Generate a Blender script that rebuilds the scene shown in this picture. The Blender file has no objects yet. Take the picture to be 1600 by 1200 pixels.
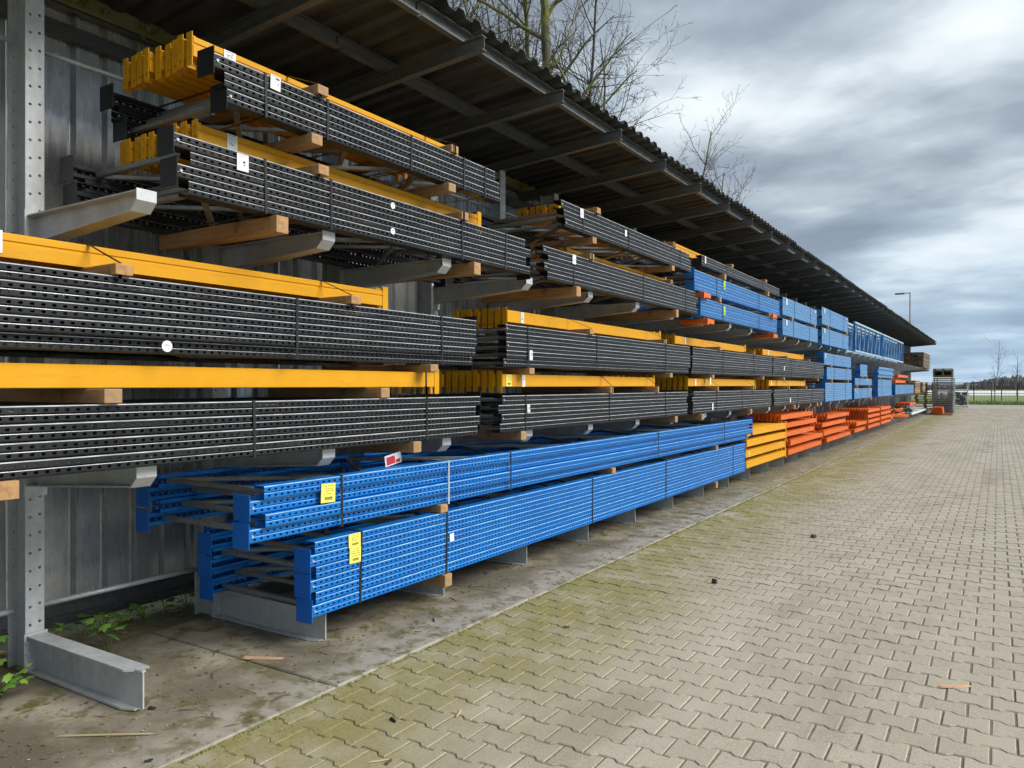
import bpy, math, random
from mathutils import Vector, Matrix
R = random.Random(7)
SC = bpy.context.scene
COL = SC.collection

# ------------------------------------------------------------------ camera
YAW = math.atan(760 / 1200)
cam_d = bpy.data.cameras.new('camera'); cam = bpy.data.objects.new('camera', cam_d); COL.objects.link(cam)
cam.location = (0, 0, 1.6); cam.rotation_euler = (math.radians(90), 0, YAW)
cam_d.sensor_width = 36; cam_d.lens = 27.0; cam_d.shift_y = 2 / 1600
cam_d.clip_start = 0.05; cam_d.clip_end = 5000
SC.camera = cam

# ------------------------------------------------------------------ sky, sun, exposure
SUN_EL = math.radians(40); SUN_AZ = math.radians(78)      # azimuth measured from +Y (along the rack) towards +X
sd = Vector((math.sin(SUN_AZ) * math.cos(SUN_EL), math.cos(SUN_AZ) * math.cos(SUN_EL), math.sin(SUN_EL)))
world = bpy.data.worlds.new('World'); SC.world = world; world.use_nodes = True
wn = world.node_tree.nodes; wl = world.node_tree.links; wn.clear()
def WN(t, **k):
    n = wn.new(t)
    for a, b in k.items(): setattr(n, a, b)
    return n
w_out = WN('ShaderNodeOutputWorld'); w_bg = WN('ShaderNodeBackground'); w_bg.inputs['Strength'].default_value = 1.0
w_sky = WN('ShaderNodeTexSky', sky_type='NISHITA', sun_disc=False, sun_elevation=SUN_EL, sun_rotation=SUN_AZ)
w_sky.air_density = 1.6; w_sky.dust_density = 0.1; w_sky.ozone_density = 2.0
w_tc = WN('ShaderNodeTexCoord'); w_sep = WN('ShaderNodeSeparateXYZ'); wl.new(w_tc.outputs['Generated'], w_sep.inputs[0])
def wmath(op, a, b=None):
    n = WN('ShaderNodeMath', operation=op)
    for i, v in enumerate((a, b)):
        if v is None: continue
        if isinstance(v, (int, float)): n.inputs[i].default_value = v
        else: wl.new(v, n.inputs[i])
    return n.outputs[0]
wz = wmath('ADD', wmath('MAXIMUM', w_sep.outputs[2], 0.0), 0.15)
wc = WN('ShaderNodeCombineXYZ')
wl.new(wmath('DIVIDE', w_sep.outputs[0], wz), wc.inputs[0]); wl.new(wmath('DIVIDE', w_sep.outputs[1], wz), wc.inputs[1])
def wnoise(scale, detail, rough, dist, off):
    mp = WN('ShaderNodeMapping'); mp.inputs['Location'].default_value = off; wl.new(wc.outputs[0], mp.inputs[0])
    mp.inputs['Rotation'].default_value = (0, 0, math.radians(20)); mp.inputs['Scale'].default_value = (0.95, 1.1, 1)
    n = WN('ShaderNodeTexNoise'); wl.new(mp.outputs[0], n.inputs['Vector'])
    n.inputs['Scale'].default_value = scale; n.inputs['Detail'].default_value = detail
    n.inputs['Roughness'].default_value = rough; n.inputs['Distortion'].default_value = dist
    return n.outputs['Fac']
BANKS = ((1640, -10, 0.12, 0.22, 0.22), (1400, 225, -0.075, 0.6, 0.25), (1150, 250, -0.02, 0.5, 0.2), (1280, 328, 0.12, 0.20, 0.20), (1480, 370, -0.045, 0.5, 0.25), (1130, 40, -0.01, 0.4, 0.4), (1560, 525, 0.05, 0.9, 0.12))
cl_a = wnoise(0.62, 6, 0.47, 0.35, (3.1, 1.7, 0.4))
cl_b = wnoise(2.9, 6, 0.5, 0.1, (7.3, 2.2, 4.0))
cl = wmath('ADD', wmath('ADD', wmath('MULTIPLY', cl_a, 0.70), wmath('MULTIPLY', cl_b, 0.36)), -0.05)
def cloud_bank(px, py, amp, sx, sy):           # brighter or heavier bank of cloud towards a picture direction
    r, u = (px - 800) / 1200, (602 - py) / 1200
    d = Vector((-math.sin(YAW) + r * math.cos(YAW), math.cos(YAW) + r * math.sin(YAW), u)).normalized(); q = d.z + 0.15
    sb = WN('ShaderNodeVectorMath', operation='SUBTRACT'); wl.new(wc.outputs[0], sb.inputs[0]); sb.inputs[1].default_value = (d.x / q, d.y / q, 0)
    mp = WN('ShaderNodeMapping'); wl.new(sb.outputs[0], mp.inputs[0]); mp.inputs['Scale'].default_value = (1 / sx, 1 / sy, 0)
    ln = WN('ShaderNodeVectorMath', operation='LENGTH'); wl.new(mp.outputs[0], ln.inputs[0])
    return wmath('MULTIPLY', wmath('POWER', 2.718, wmath('MULTIPLY', wmath('POWER', ln.outputs['Value'], 2.0), -1.0)), amp)
for bank in BANKS: cl = wmath('ADD', cl, cloud_bank(*bank))
cr = WN('ShaderNodeValToRGB'); wl.new(cl, cr.inputs[0]); e = cr.color_ramp.elements
e[0].position = 0.38; e[0].color = (0.094, 0.112, 0.138, 1)
e[1].position = 0.66; e[1].color = (0.36, 0.38, 0.39, 1)
for p, c in ((0.46, (0.134, 0.160, 0.190, 1)), (0.52, (0.186, 0.217, 0.245, 1)), (0.58, (0.272, 0.304, 0.326, 1))):
    x = e.new(p); x.color = c
w_gap = WN('ShaderNodeMapRange'); wl.new(wnoise(1.3, 5, 0.5, 0.2, (1.0, 9.0, 2.0)), w_gap.inputs[0])
w_gap.inputs[1].default_value = 0.55; w_gap.inputs[2].default_value = 0.70; w_gap.inputs[3].default_value = 0.0; w_gap.inputs[4].default_value = 0.45
w_hz = WN('ShaderNodeMapRange'); wl.new(w_sep.outputs[2], w_hz.inputs[0])        # blue gaps open up low over the fields
w_hz.inputs[1].default_value = 0.02; w_hz.inputs[2].default_value = 0.22; w_hz.inputs[3].default_value = 0.55; w_hz.inputs[4].default_value = 0.0
w_g = wmath('MINIMUM', wmath('MAXIMUM', w_gap.outputs[0], w_hz.outputs[0]), 0.85)
w_s = WN('ShaderNodeVectorMath', operation='SCALE'); wv = WN('ShaderNodeCombineXYZ'); wl.new(w_sep.outputs[0], wv.inputs[0]); wl.new(w_sep.outputs[1], wv.inputs[1]); wl.new(wmath('MAXIMUM', w_sep.outputs[2], 0.32), wv.inputs[2])
wl.new(wv.outputs[0], w_sky.inputs[0]); wl.new(w_sky.outputs[0], w_s.inputs[0]); w_s.inputs['Scale'].default_value = 0.06
w_mix = WN('ShaderNodeMix', data_type='RGBA'); wl.new(w_g, w_mix.inputs['Factor'])
wl.new(cr.outputs[0], w_mix.inputs['A']); wl.new(w_s.outputs[0], w_mix.inputs['B'])
wl.new(w_mix.outputs['Result'], w_bg.inputs['Color']); wl.new(w_bg.outputs[0], w_out.inputs[0])

sun_d = bpy.data.lights.new('sun', 'SUN'); sun = bpy.data.objects.new('sun', sun_d); COL.objects.link(sun)
sun_d.energy = 1.5; sun_d.angle = math.radians(38); sun_d.color = (1.0, 0.96, 0.90)
sun.rotation_euler = sd.to_track_quat('Z', 'Y').to_euler()
SC.view_settings.view_transform = 'Standard'; SC.view_settings.look = 'None'; SC.view_settings.gamma = 1
SC.view_settings.use_curve_mapping = False; SC.view_settings.exposure = 1.5
SC.render.engine = 'CYCLES'; SC.cycles.max_bounces = 5; SC.cycles.diffuse_bounces = 3; SC.cycles.glossy_bounces = 3; SC.cycles.use_denoising = True; SC.cycles.use_adaptive_sampling = True; SC.cycles.adaptive_threshold = 0.025

# ------------------------------------------------------------------ materials
MATS = {}
class NT:
    def __init__(s, name):
        s.m = bpy.data.materials.new(name); s.m.use_nodes = True
        s.t = s.m.node_tree; s.n = s.t.nodes; s.l = s.t.links
        s.b = s.n['Principled BSDF']; MATS[name] = s.m
    def new(s, t, **k):
        n = s.n.new(t)
        for a, b in k.items(): setattr(n, a, b)
        return n
    def put(s, v, sock):
        if hasattr(v, 'node'): s.l.new(v, sock)
        elif isinstance(v, tuple) and len(v) == 3 and sock.type == 'RGBA': sock.default_value = (*v, 1)
        else: sock.default_value = v
    def coord(s, kind='Object', scale=(1, 1, 1), rot=(0, 0, 0)):
        if kind == 'World': o = s.new('ShaderNodeNewGeometry').outputs['Position']
        else: o = s.new('ShaderNodeTexCoord').outputs[kind]
        mp = s.new('ShaderNodeMapping'); s.l.new(o, mp.inputs[0]); mp.inputs['Scale'].default_value = scale; mp.inputs['Rotation'].default_value = rot
        return mp.outputs[0]
    def noise(s, co, scale=5, detail=4, rough=0.55, dist=0.0):
        n = s.new('ShaderNodeTexNoise'); s.l.new(co, n.inputs['Vector'])
        n.inputs['Scale'].default_value = scale; n.inputs['Detail'].default_value = detail
        n.inputs['Roughness'].default_value = rough; n.inputs['Distortion'].default_value = dist
        return n.outputs['Fac']
    def rng(s, v, a, b, c=0.0, d=1.0, smooth=False):
        n = s.new('ShaderNodeMapRange'); s.l.new(v, n.inputs[0])
        if smooth: n.interpolation_type = 'SMOOTHSTEP'
        for i, x in enumerate((a, b, c, d)): n.inputs[i + 1].default_value = x
        return n.outputs[0]
    def math(s, op, a, b=0.0):
        n = s.new('ShaderNodeMath', operation=op); s.put(a, n.inputs[0]); s.put(b, n.inputs[1]); return n.outputs[0]
    def mix(s, f, a, b, mode='MIX'):
        n = s.new('ShaderNodeMix', data_type='RGBA', blend_type=mode)
        s.put(f, n.inputs['Factor']); s.put(a, n.inputs['A']); s.put(b, n.inputs['B']); return n.outputs['Result']
    def sep(s, v):
        n = s.new('ShaderNodeSeparateXYZ'); s.l.new(v, n.inputs[0]); return n.outputs
    def bump(s, h, strength=0.3, dist=0.01):
        n = s.new('ShaderNodeBump'); s.l.new(h, n.inputs['Height']); n.inputs['Strength'].default_value = strength; n.inputs['Distance'].default_value = dist
        s.l.new(n.outputs[0], s.b.inputs['Normal'])
    def base(s, c=None, rough=None, metal=None, spec=None):
        if c is not None: s.put(c, s.b.inputs['Base Color'])
        if rough is not None: s.put(rough, s.b.inputs['Roughness'])
        if metal is not None: s.put(metal, s.b.inputs['Metallic'])
        if spec is not None: s.put(spec, s.b.inputs['Specular IOR Level'])
    def rand(s):
        return s.new('ShaderNodeObjectInfo').outputs['Random']

def paint(name, c1, c2, rough=0.38, dirt=(0.10, 0.09, 0.075), wear=None, spec=0.5):
    t = NT(name); co = t.coord('World')
    n1 = t.noise(co, 3.0, 5, 0.6); n2 = t.noise(t.coord('World', (40, 6, 40)), 1.0, 4, 0.6); n3 = t.noise(co, 60, 3, 0.6)
    col = t.mix(t.rng(n1, 0.35, 0.7), c1, c2)
    col = t.mix(t.math('MULTIPLY', t.rand(), 0.22), col, tuple(x * 0.7 for x in c1))
    col = t.mix(t.rng(n2, 0.56, 0.78, 0, 0.35), col, dirt)
    if wear: col = t.mix(t.rng(n3, 0.70, 0.76, 0, 0.6), col, wear)
    t.base(col, t.rng(n1, 0.3, 0.7, rough - 0.06, rough + 0.12), 0.0, spec)
    t.bump(n3, 0.05, 0.002)
paint('black_paint', (0.010, 0.0115, 0.0135), (0.018, 0.0195, 0.022), 0.38, (0.05, 0.047, 0.043), (0.20, 0.20, 0.19), 0.38)
paint('blue_paint', (0.002, 0.140, 0.50), (0.004, 0.178, 0.56), 0.38, (0.020, 0.10, 0.26), (0.10, 0.24, 0.46), 0.34)
paint('light_blue_sheen_paint', (0.045, 0.21, 0.48), (0.075, 0.255, 0.52), 0.40, (0.10, 0.16, 0.26))  # lighter blue stock; sky sheen partly painted into this and the mid blue
paint('mid_blue_paint', (0.014, 0.17, 0.52), (0.022, 0.21, 0.56), 0.36, (0.03, 0.11, 0.26))
paint('chipped_blue_paint', (0.002, 0.115, 0.52), (0.003, 0.145, 0.58), 0.42, (0.02, 0.07, 0.19), (0.34, 0.36, 0.37), 0.36)
paint('pale_blue_paint', (0.30, 0.47, 0.62), (0.42, 0.58, 0.70), 0.38, (0.2, 0.3, 0.4))
paint('dark_blue_paint', (0.006, 0.060, 0.24), (0.009, 0.080, 0.30), 0.42, (0.03, 0.06, 0.13), (0.25, 0.28, 0.30))
paint('yellow_paint', (0.70, 0.325, 0.006), (0.76, 0.37, 0.010), 0.46, (0.40, 0.19, 0.015), (0.30, 0.14, 0.02), 0.3)
paint('orange_paint', (0.68, 0.115, 0.008), (0.76, 0.165, 0.016), 0.44, (0.33, 0.08, 0.015), None, 0.4)
paint('grey_paint', (0.20, 0.21, 0.22), (0.28, 0.29, 0.30), 0.5, (0.14, 0.12, 0.10))
paint('white_paint', (0.70, 0.70, 0.68), (0.78, 0.78, 0.76), 0.5, (0.45, 0.43, 0.38))

def edge(name, c, rough, metal):               # sky sheen painted as pale colour on folded edges of the perforated profiles
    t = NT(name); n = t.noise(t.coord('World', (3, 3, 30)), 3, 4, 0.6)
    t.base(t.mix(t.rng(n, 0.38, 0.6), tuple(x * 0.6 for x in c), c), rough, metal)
edge('black_edge', (0.72, 0.73, 0.75), 0.30, 0.25); edge('light_blue_sheen_edge', (0.66, 0.78, 0.88), 0.30, 0.1); edge('mid_blue_edge', (0.48, 0.68, 0.90), 0.30, 0.1); edge('blue_edge', (0.40, 0.66, 0.92), 0.30, 0.1)
def galv(name, c1, c2, rough, metal, streak=(3, 3, 0.5), dirt=None, dirtamt=0.4):
    t = NT(name); co = t.coord('World')
    n1 = t.noise(co, 22, 4, 0.65); n2 = t.noise(t.coord('World', streak), 2.2, 5, 0.6)
    col = t.mix(t.rng(n1, 0.3, 0.7), c1, c2)
    if dirt: col = t.mix(t.rng(n2, 0.48, 0.75, 0, dirtamt), col, dirt)
    t.base(col, t.rng(n2, 0.3, 0.7, rough - 0.08, rough + 0.12), metal)
    t.bump(n1, 0.06, 0.002)
galv('galvanised_steel', (0.44, 0.465, 0.48), (0.55, 0.57, 0.58), 0.45, 0.30, dirt=(0.22, 0.20, 0.17))
galv('bright_galvanised', (0.52, 0.54, 0.55), (0.62, 0.63, 0.64), 0.42, 0.30)
galv('wall_sheet_steel', (0.56, 0.575, 0.58), (0.68, 0.69, 0.69), 0.24, 0.6, (9, 9, 0.5), (0.26, 0.25, 0.225), 0.35)
galv('brace_steel', (0.17, 0.18, 0.175), (0.26, 0.27, 0.26), 0.45, 0.4)
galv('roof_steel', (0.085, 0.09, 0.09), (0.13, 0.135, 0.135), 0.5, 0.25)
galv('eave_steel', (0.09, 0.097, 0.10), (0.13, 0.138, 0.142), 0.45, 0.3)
galv('dark_trim_steel', (0.06, 0.063, 0.066), (0.10, 0.10, 0.105), 0.45, 0.2)

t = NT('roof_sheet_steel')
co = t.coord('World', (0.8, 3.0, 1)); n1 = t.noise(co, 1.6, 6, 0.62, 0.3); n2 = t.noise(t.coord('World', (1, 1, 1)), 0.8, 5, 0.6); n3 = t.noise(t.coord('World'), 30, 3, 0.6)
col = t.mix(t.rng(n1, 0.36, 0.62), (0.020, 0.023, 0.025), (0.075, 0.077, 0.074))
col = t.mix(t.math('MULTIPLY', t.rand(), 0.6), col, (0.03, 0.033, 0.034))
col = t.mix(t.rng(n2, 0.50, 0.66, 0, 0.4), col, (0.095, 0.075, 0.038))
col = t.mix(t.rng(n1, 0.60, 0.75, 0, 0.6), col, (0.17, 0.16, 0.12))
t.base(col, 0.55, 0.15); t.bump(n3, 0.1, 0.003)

t = NT('pine_wood')
co = t.coord('Object', (1.2, 22, 22)); n1 = t.noise(co, 2.2, 5, 0.6, 0.6); n2 = t.noise(t.coord('Object', (1, 1, 1)), 7, 3, 0.5); r_ = t.rand()
col = t.mix(t.rng(n1, 0.35, 0.66), (0.50, 0.29, 0.12), (0.34, 0.17, 0.065))
col = t.mix(t.math('MULTIPLY', r_, 0.55), col, (0.27, 0.19, 0.115))
col = t.mix(t.rng(n2, 0.62, 0.72, 0, 0.6), col, (0.12, 0.07, 0.035))
t.base(col, 0.75); t.bump(n1, 0.25, 0.003)
t = NT('weathered_wood')
co = t.coord('Object', (4, 18, 18)); n1 = t.noise(co, 2.2, 5, 0.6, 0.6)
t.base(t.mix(t.rng(n1, 0.35, 0.66), (0.23, 0.18, 0.125), (0.11, 0.085, 0.06)), 0.85); t.bump(n1, 0.25, 0.003)

def flat(name, c, rough=0.6, metal=0.0):
    t = NT(name); n = t.noise(t.coord('World'), 25, 3, 0.6)
    t.base(t.mix(t.rng(n, 0.3, 0.7), tuple(x * 0.88 for x in c), c), rough, metal)
flat('strap_plastic', (0.018, 0.018, 0.020), 0.4); flat('pale_strap', (0.45, 0.47, 0.48), 0.35)
flat('white_paper', (0.80, 0.80, 0.79), 0.6); flat('yellow_paper', (0.86, 0.80, 0.14), 0.6); flat('green_paper', (0.42, 0.78, 0.12), 0.6)
flat('print_ink', (0.03, 0.03, 0.035), 0.6); flat('pen_ink', (0.16, 0.17, 0.22), 0.6); flat('red_print', (0.52, 0.035, 0.045), 0.5)
flat('bolt_steel', (0.62, 0.64, 0.65), 0.3, 0.5); flat('black_bits', (0.02, 0.018, 0.016), 0.7)
flat('straw', (0.50, 0.40, 0.22), 0.8); flat('bark_brown', (0.10, 0.055, 0.03), 0.85); flat('fresh_wood', (0.58, 0.34, 0.20), 0.75)
flat('fence_black', (0.015, 0.016, 0.018), 0.5); flat('foil_white', (0.80, 0.80, 0.78), 0.5); flat('pole_grey', (0.12, 0.13, 0.14), 0.5)
flat('plant_stem', (0.09, 0.11, 0.03), 0.7); flat('litter_brown', (0.16, 0.105, 0.06), 0.85)

t = NT('leaf_green'); t.base(t.mix(t.rand(), (0.085, 0.20, 0.025), (0.16, 0.30, 0.035)), 0.5)
t.b.inputs['Transmission Weight'].default_value = 0.0
t = NT('moss_green'); n = t.noise(t.coord('World'), 14, 4, 0.6); t.base(t.mix(t.rng(n, 0.35, 0.65), (0.10, 0.12, 0.025), (0.20, 0.22, 0.05)), 0.95)
t = NT('grass_blades'); n = t.noise(t.coord('World'), 1.5, 4, 0.6); t.base(t.mix(t.rng(n, 0.35, 0.65), (0.09, 0.16, 0.03), (0.20, 0.26, 0.06)), 0.8)
t = NT('bark'); co = t.coord('World', (1, 1, 0.3)); n = t.noise(co, 5, 5, 0.6); n2 = t.noise(t.coord('World'), 0.9, 3, 0.5)
col = t.mix(t.rng(n, 0.35, 0.65), (0.055, 0.048, 0.036), (0.12, 0.105, 0.075))
col = t.mix(t.rng(n2, 0.36, 0.52, 0, 0.9), col, (0.19, 0.20, 0.05)); t.base(col, 0.9); t.bump(n, 0.4, 0.02)
flat('foam_yellow', (0.17, 0.165, 0.085), 0.95)
t = NT('twig_bark'); t.base((0.075, 0.062, 0.048), 0.9)
t = NT('far_bark'); t.base(t.mix(t.noise(t.coord('World'), 0.2, 3), (0.09, 0.09, 0.085), (0.19, 0.19, 0.185)), 0.95)

# --- concrete slab strip
t = NT('slab_concrete'); w = t.coord('World'); X, Y, Z = t.sep(w)
n1 = t.noise(w, 2.2, 7, 0.62, 0.4); n2 = t.noise(w, 0.9, 5, 0.55, 0.8); n3 = t.noise(w, 70, 3, 0.6); n4 = t.noise(w, 6, 6, 0.7, 0.3)
col = t.mix(t.rng(n1, 0.36, 0.66), (0.15, 0.128, 0.092), (0.33, 0.292, 0.228))
col = t.mix(t.rng(n2, 0.46, 0.57, 0, 0.75), col, (0.092, 0.077, 0.052))
edge = t.math('ADD', X, t.math('MULTIPLY', n1, 0.5))
col = t.mix(t.rng(edge, -3.15, -2.80, 0, 0.85, True), col, t.mix(t.rng(n4, 0.4, 0.6), (0.36, 0.328, 0.272), (0.26, 0.228, 0.172)))
col = t.mix(t.math('MULTIPLY', t.rng(n4, 0.50, 0.60), t.rng(n2, 0.40, 0.6, 1, 0.2)), col, (0.105, 0.10, 0.03))
col = t.mix(t.rng(n3, 0.62, 0.75, 0, 0.5), col, (0.40, 0.38, 0.34))
far = t.rng(Y, 9.0, 14.0, 0, 0.75, True)
col = t.mix(t.math('MULTIPLY', far, t.rng(n4, 0.36, 0.56)), col, (0.17, 0.16, 0.075))
t.base(col, t.rng(n2, 0.4, 0.6, 0.55, 0.85)); t.bump(n4, 0.35, 0.012)

# --- pavers
def moss_mask(t, w, X, n1, n2):
    d = t.math('ADD', X, t.math('MULTIPLY', n1, -1.15))
    return t.math('MULTIPLY', t.rng(d, -3.35, -2.0, 1, 0, True), t.rng(n2, 0.30, 0.55, 0.25, 1))
t = NT('paver_concrete'); w = t.coord('World'); X, Y, Z = t.sep(w)
isl = t.new('ShaderNodeNewGeometry').outputs['Random Per Island']
rnd = t.math('FRACT', t.math('ADD', t.math('MULTIPLY', isl, 3.7), t.math('MULTIPLY', t.rand(), 5.3)))
n1 = t.noise(w, 0.7, 5, 0.55); n2 = t.noise(w, 2.6, 6, 0.6); n3 = t.noise(w, 120, 3, 0.75); n4 = t.noise(w, 45, 3, 0.6)
col = t.mix(rnd, (0.350, 0.306, 0.236), (0.445, 0.392, 0.308))
col = t.mix(t.rng(rnd, 0.80, 1.0, 0, 0.5), col, (0.36, 0.30, 0.25))
col = t.mix(t.rng(n2, 0.35, 0.65, 0, 0.35), col, (0.32, 0.28, 0.215))
col = t.mix(t.rng(n3, 0.52, 0.68, 0, 0.65), col, (0.55, 0.51, 0.44)); col = t.mix(t.rng(n3, 0.47, 0.32, 0, 0.65), col, (0.15, 0.13, 0.10))
n5 = t.noise(t.coord('World', (1.6, 0.35, 1)), 1.0, 5, 0.6, 0.4); col = t.mix(t.rng(n5, 0.52, 0.68, 0, 0.45), col, (0.47, 0.425, 0.345)); col = t.mix(t.rng(n5, 0.46, 0.32, 0, 0.5), col, (0.23, 0.197, 0.148))
mm = moss_mask(t, w, X, n1, n2)
col = t.mix(t.math('MULTIPLY', mm, 0.88), col, t.mix(t.rng(n4, 0.35, 0.65), (0.17, 0.155, 0.030), (0.25, 0.218, 0.066)))
t.base(col, 0.82); t.bump(n3, 0.35, 0.004)
t = NT('joint_sand'); w = t.coord('World'); X, Y, Z = t.sep(w)
n1 = t.noise(w, 0.7, 5, 0.55); n2 = t.noise(w, 2.6, 6, 0.6); n4 = t.noise(w, 30, 4, 0.6)
col = t.mix(t.rng(n4, 0.35, 0.65), (0.125, 0.11, 0.075), (0.22, 0.195, 0.14))
mm = moss_mask(t, w, X, n1, n2)
col = t.mix(mm, col, t.mix(t.rng(n4, 0.40, 0.6), (0.16, 0.155, 0.04), (0.28, 0.25, 0.12)))
t.base(col, 0.95); t.bump(n4, 0.6, 0.01)
t = NT('far_paving'); w = t.coord('World', (5, 6.06, 1))
br = t.new('ShaderNodeTexBrick'); t.l.new(w, br.inputs[0]); br.inputs['Scale'].default_value = 1; br.inputs['Brick Width'].default_value = 1; br.inputs['Row Height'].default_value = 1
br.inputs['Mortar Size'].default_value = 0.03; br.offset = 0.5
br.inputs['Color1'].default_value = (0.32, 0.288, 0.234, 1); br.inputs['Color2'].default_value = (0.375, 0.34, 0.28, 1); br.inputs['Mortar'].default_value = (0.12, 0.11, 0.085, 1)
n = t.noise(t.coord('World'), 0.8, 5, 0.6)
t.base(t.mix(t.rng(n, 0.35, 0.65, 0, 0.4), br.outputs[0], (0.30, 0.27, 0.215)), 0.85)
t = NT('soil'); w = t.coord('World'); n1 = t.noise(w, 4, 6, 0.65); n2 = t.noise(w, 1.3, 4, 0.6)
col = t.mix(t.rng(n1, 0.35, 0.65), (0.05, 0.04, 0.026), (0.13, 0.11, 0.07)); col = t.mix(t.rng(n2, 0.40, 0.6, 0, 0.8), col, (0.15, 0.15, 0.05))
t.base(col, 0.95); t.bump(n1, 0.8, 0.03)
t = NT('meadow'); w = t.coord('World'); n1 = t.noise(w, 0.05, 5, 0.6); n2 = t.noise(w, 1.0, 5, 0.6); X, Y, Z = t.sep(w)
col = t.mix(t.rng(n1, 0.35, 0.65), (0.10, 0.17, 0.045), (0.17, 0.22, 0.07)); col = t.mix(t.rng(n2, 0.4, 0.65, 0, 0.6), col, (0.22, 0.22, 0.10))
col = t.mix(t.rng(Y, 150, 190, 0, 0.9), col, (0.20, 0.175, 0.13)); t.base(col, 0.95)

# ------------------------------------------------------------------ helpers
WP = {}                                        # world position of each object (no parent is ever rotated)
def link(o, parent=None, loc=(0, 0, 0), rot=None, scale=None):
    COL.objects.link(o); loc = Vector(loc); WP[o.name] = loc
    if parent is not None:
        o.parent = parent; o.location = loc - WP[parent.name]
    else: o.location = loc
    if rot: o.rotation_euler = rot
    if scale: o.scale = scale
    return o
def props(o, label=None, cat=None, group=None, kind=None):
    for k, v in (('label', label), ('category', cat), ('group', group), ('kind', kind)):
        if v: o[k] = v
    return o
def empty(name, loc, label, cat, group=None):
    o = bpy.data.objects.new(name, None); o.empty_display_size = 0.1
    return props(link(o, None, loc), label, cat, group)
def mesh(name, vf, mats, smooth=False):
    v, f = vf[0], vf[1]
    m = bpy.data.meshes.new(name); m.from_pydata(v, [], f)
    for x in (mats if isinstance(mats, (list, tuple)) else [mats]): m.materials.append(MATS[x])
    if len(vf) > 2: m.polygons.foreach_set('material_index', vf[2])
    if smooth: m.polygons.foreach_set('use_smooth', [True] * len(f))
    m.update(); return m
def obj(name, me, parent=None, loc=(0, 0, 0), rot=None, scale=None):
    return link(bpy.data.objects.new(name, me), parent, loc, rot, scale)
CACHE = {}
def cached(key, fn, mats, name='shape', smooth=False):
    k = (key, tuple(mats) if isinstance(mats, list) else mats)
    if k not in CACHE: CACHE[k] = mesh(name, fn(), mats, smooth)
    return CACHE[k]
def join(*parts):
    V, F = [], []
    for v, f in parts:
        b = len(V); V += list(v); F += [tuple(i + b for i in q) for q in f]
    return V, F
def shift(vf, d):
    return [(x + d[0], y + d[1], z + d[2]) for x, y, z in vf[0]], vf[1]
BF = [(0, 3, 2, 1), (4, 5, 6, 7), (0, 1, 5, 4), (1, 2, 6, 5), (2, 3, 7, 6), (3, 0, 4, 7)]
def box(x0, x1, y0, y1, z0, z1):
    return [(x0, y0, z0), (x1, y0, z0), (x1, y1, z0), (x0, y1, z0), (x0, y0, z1), (x1, y0, z1), (x1, y1, z1), (x0, y1, z1)], list(BF)
def bbox(lx, ly, lz, b=0.004):
    """box centred on the origin with chamfered edges"""
    V, F = [], []
    hx, hy, hz = lx / 2, ly / 2, lz / 2; idx = {}
    for sx in (-1, 1):
        for sy in (-1, 1):
            for sz in (-1, 1):
                for a in range(3):
                    p = [sx * (hx - b), sy * (hy - b), sz * (hz - b)]
                    p[a] = (sx * hx, sy * hy, sz * hz)[a]
                    idx[(sx, sy, sz, a)] = len(V); V.append(tuple(p))
                F.append((idx[(sx, sy, sz, 0)], idx[(sx, sy, sz, 1)], idx[(sx, sy, sz, 2)]))
    for a in range(3):
        o1, o2 = [i for i in range(3) if i != a]
        for s in (-1, 1):
            q = []
            for u, v in ((-1, -1), (1, -1), (1, 1), (-1, 1)):
                k = [0, 0, 0]; k[a] = s; k[o1] = u; k[o2] = v; q.append(idx[(*k, a)])
            F.append(tuple(q))
        for u in (-1, 1):
            for v in (-1, 1):
                k1 = [0, 0, 0]; k1[o1] = u; k1[o2] = v; k2 = list(k1); k1[a] = -1; k2[a] = 1
                F.append((idx[(*k1, o1)], idx[(*k2, o1)], idx[(*k2, o2)], idx[(*k1, o2)]))
    return V, F
def bx(lx, ly, lz, mat, b=0.003):
    lx, ly, lz = (round(x, 3) for x in (lx, ly, lz))
    return cached(('bx', lx, ly, lz, b), lambda: bbox(lx, ly, lz, b), mat, 'bar')
def prism(poly, a0, a1, axis='y', close=True):
    """extrude polygon in the plane normal to axis; y: (x,z)   x: (y,z)   z: (x,y)"""
    def P(p, a): return {'y': (p[0], a, p[1]), 'x': (a, p[0], p[1]), 'z': (p[0], p[1], a)}[axis]
    n = len(poly); V = [P(p, a0) for p in poly] + [P(p, a1) for p in poly]
    F = [(i, (i + 1) % n, n + (i + 1) % n, n + i) for i in range(n if close else n - 1)]
    if close: F += [tuple(range(n))[::-1], tuple(range(n, 2 * n))]
    return V, F
def tube(pts, rad, sides=6, cap=True):
    V, F = [], []; n = len(pts); prev = None
    for i, p in enumerate(pts):
        p = Vector(p); d = (Vector(pts[min(i + 1, n - 1)]) - Vector(pts[max(i - 1, 0)])).normalized()
        if prev is None: prev = d.orthogonal().normalized()
        u = (prev - d * prev.dot(d)); u = u.normalized() if u.length > 1e-6 else d.orthogonal().normalized(); prev = u; w = d.cross(u)
        r = rad[i] if isinstance(rad, (list, tuple)) else rad
        for k in range(sides):
            a = 2 * math.pi * k / sides; V.append(tuple(p + (u * math.cos(a) + w * math.sin(a)) * r))
    for i in range(n - 1):
        for k in range(sides):
            a, b = i * sides + k, i * sides + (k + 1) % sides; F.append((a, b, b + sides, a + sides))
    if cap: F += [tuple(range(sides))[::-1], tuple(range((n - 1) * sides, n * sides))]
    return V, F
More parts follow.
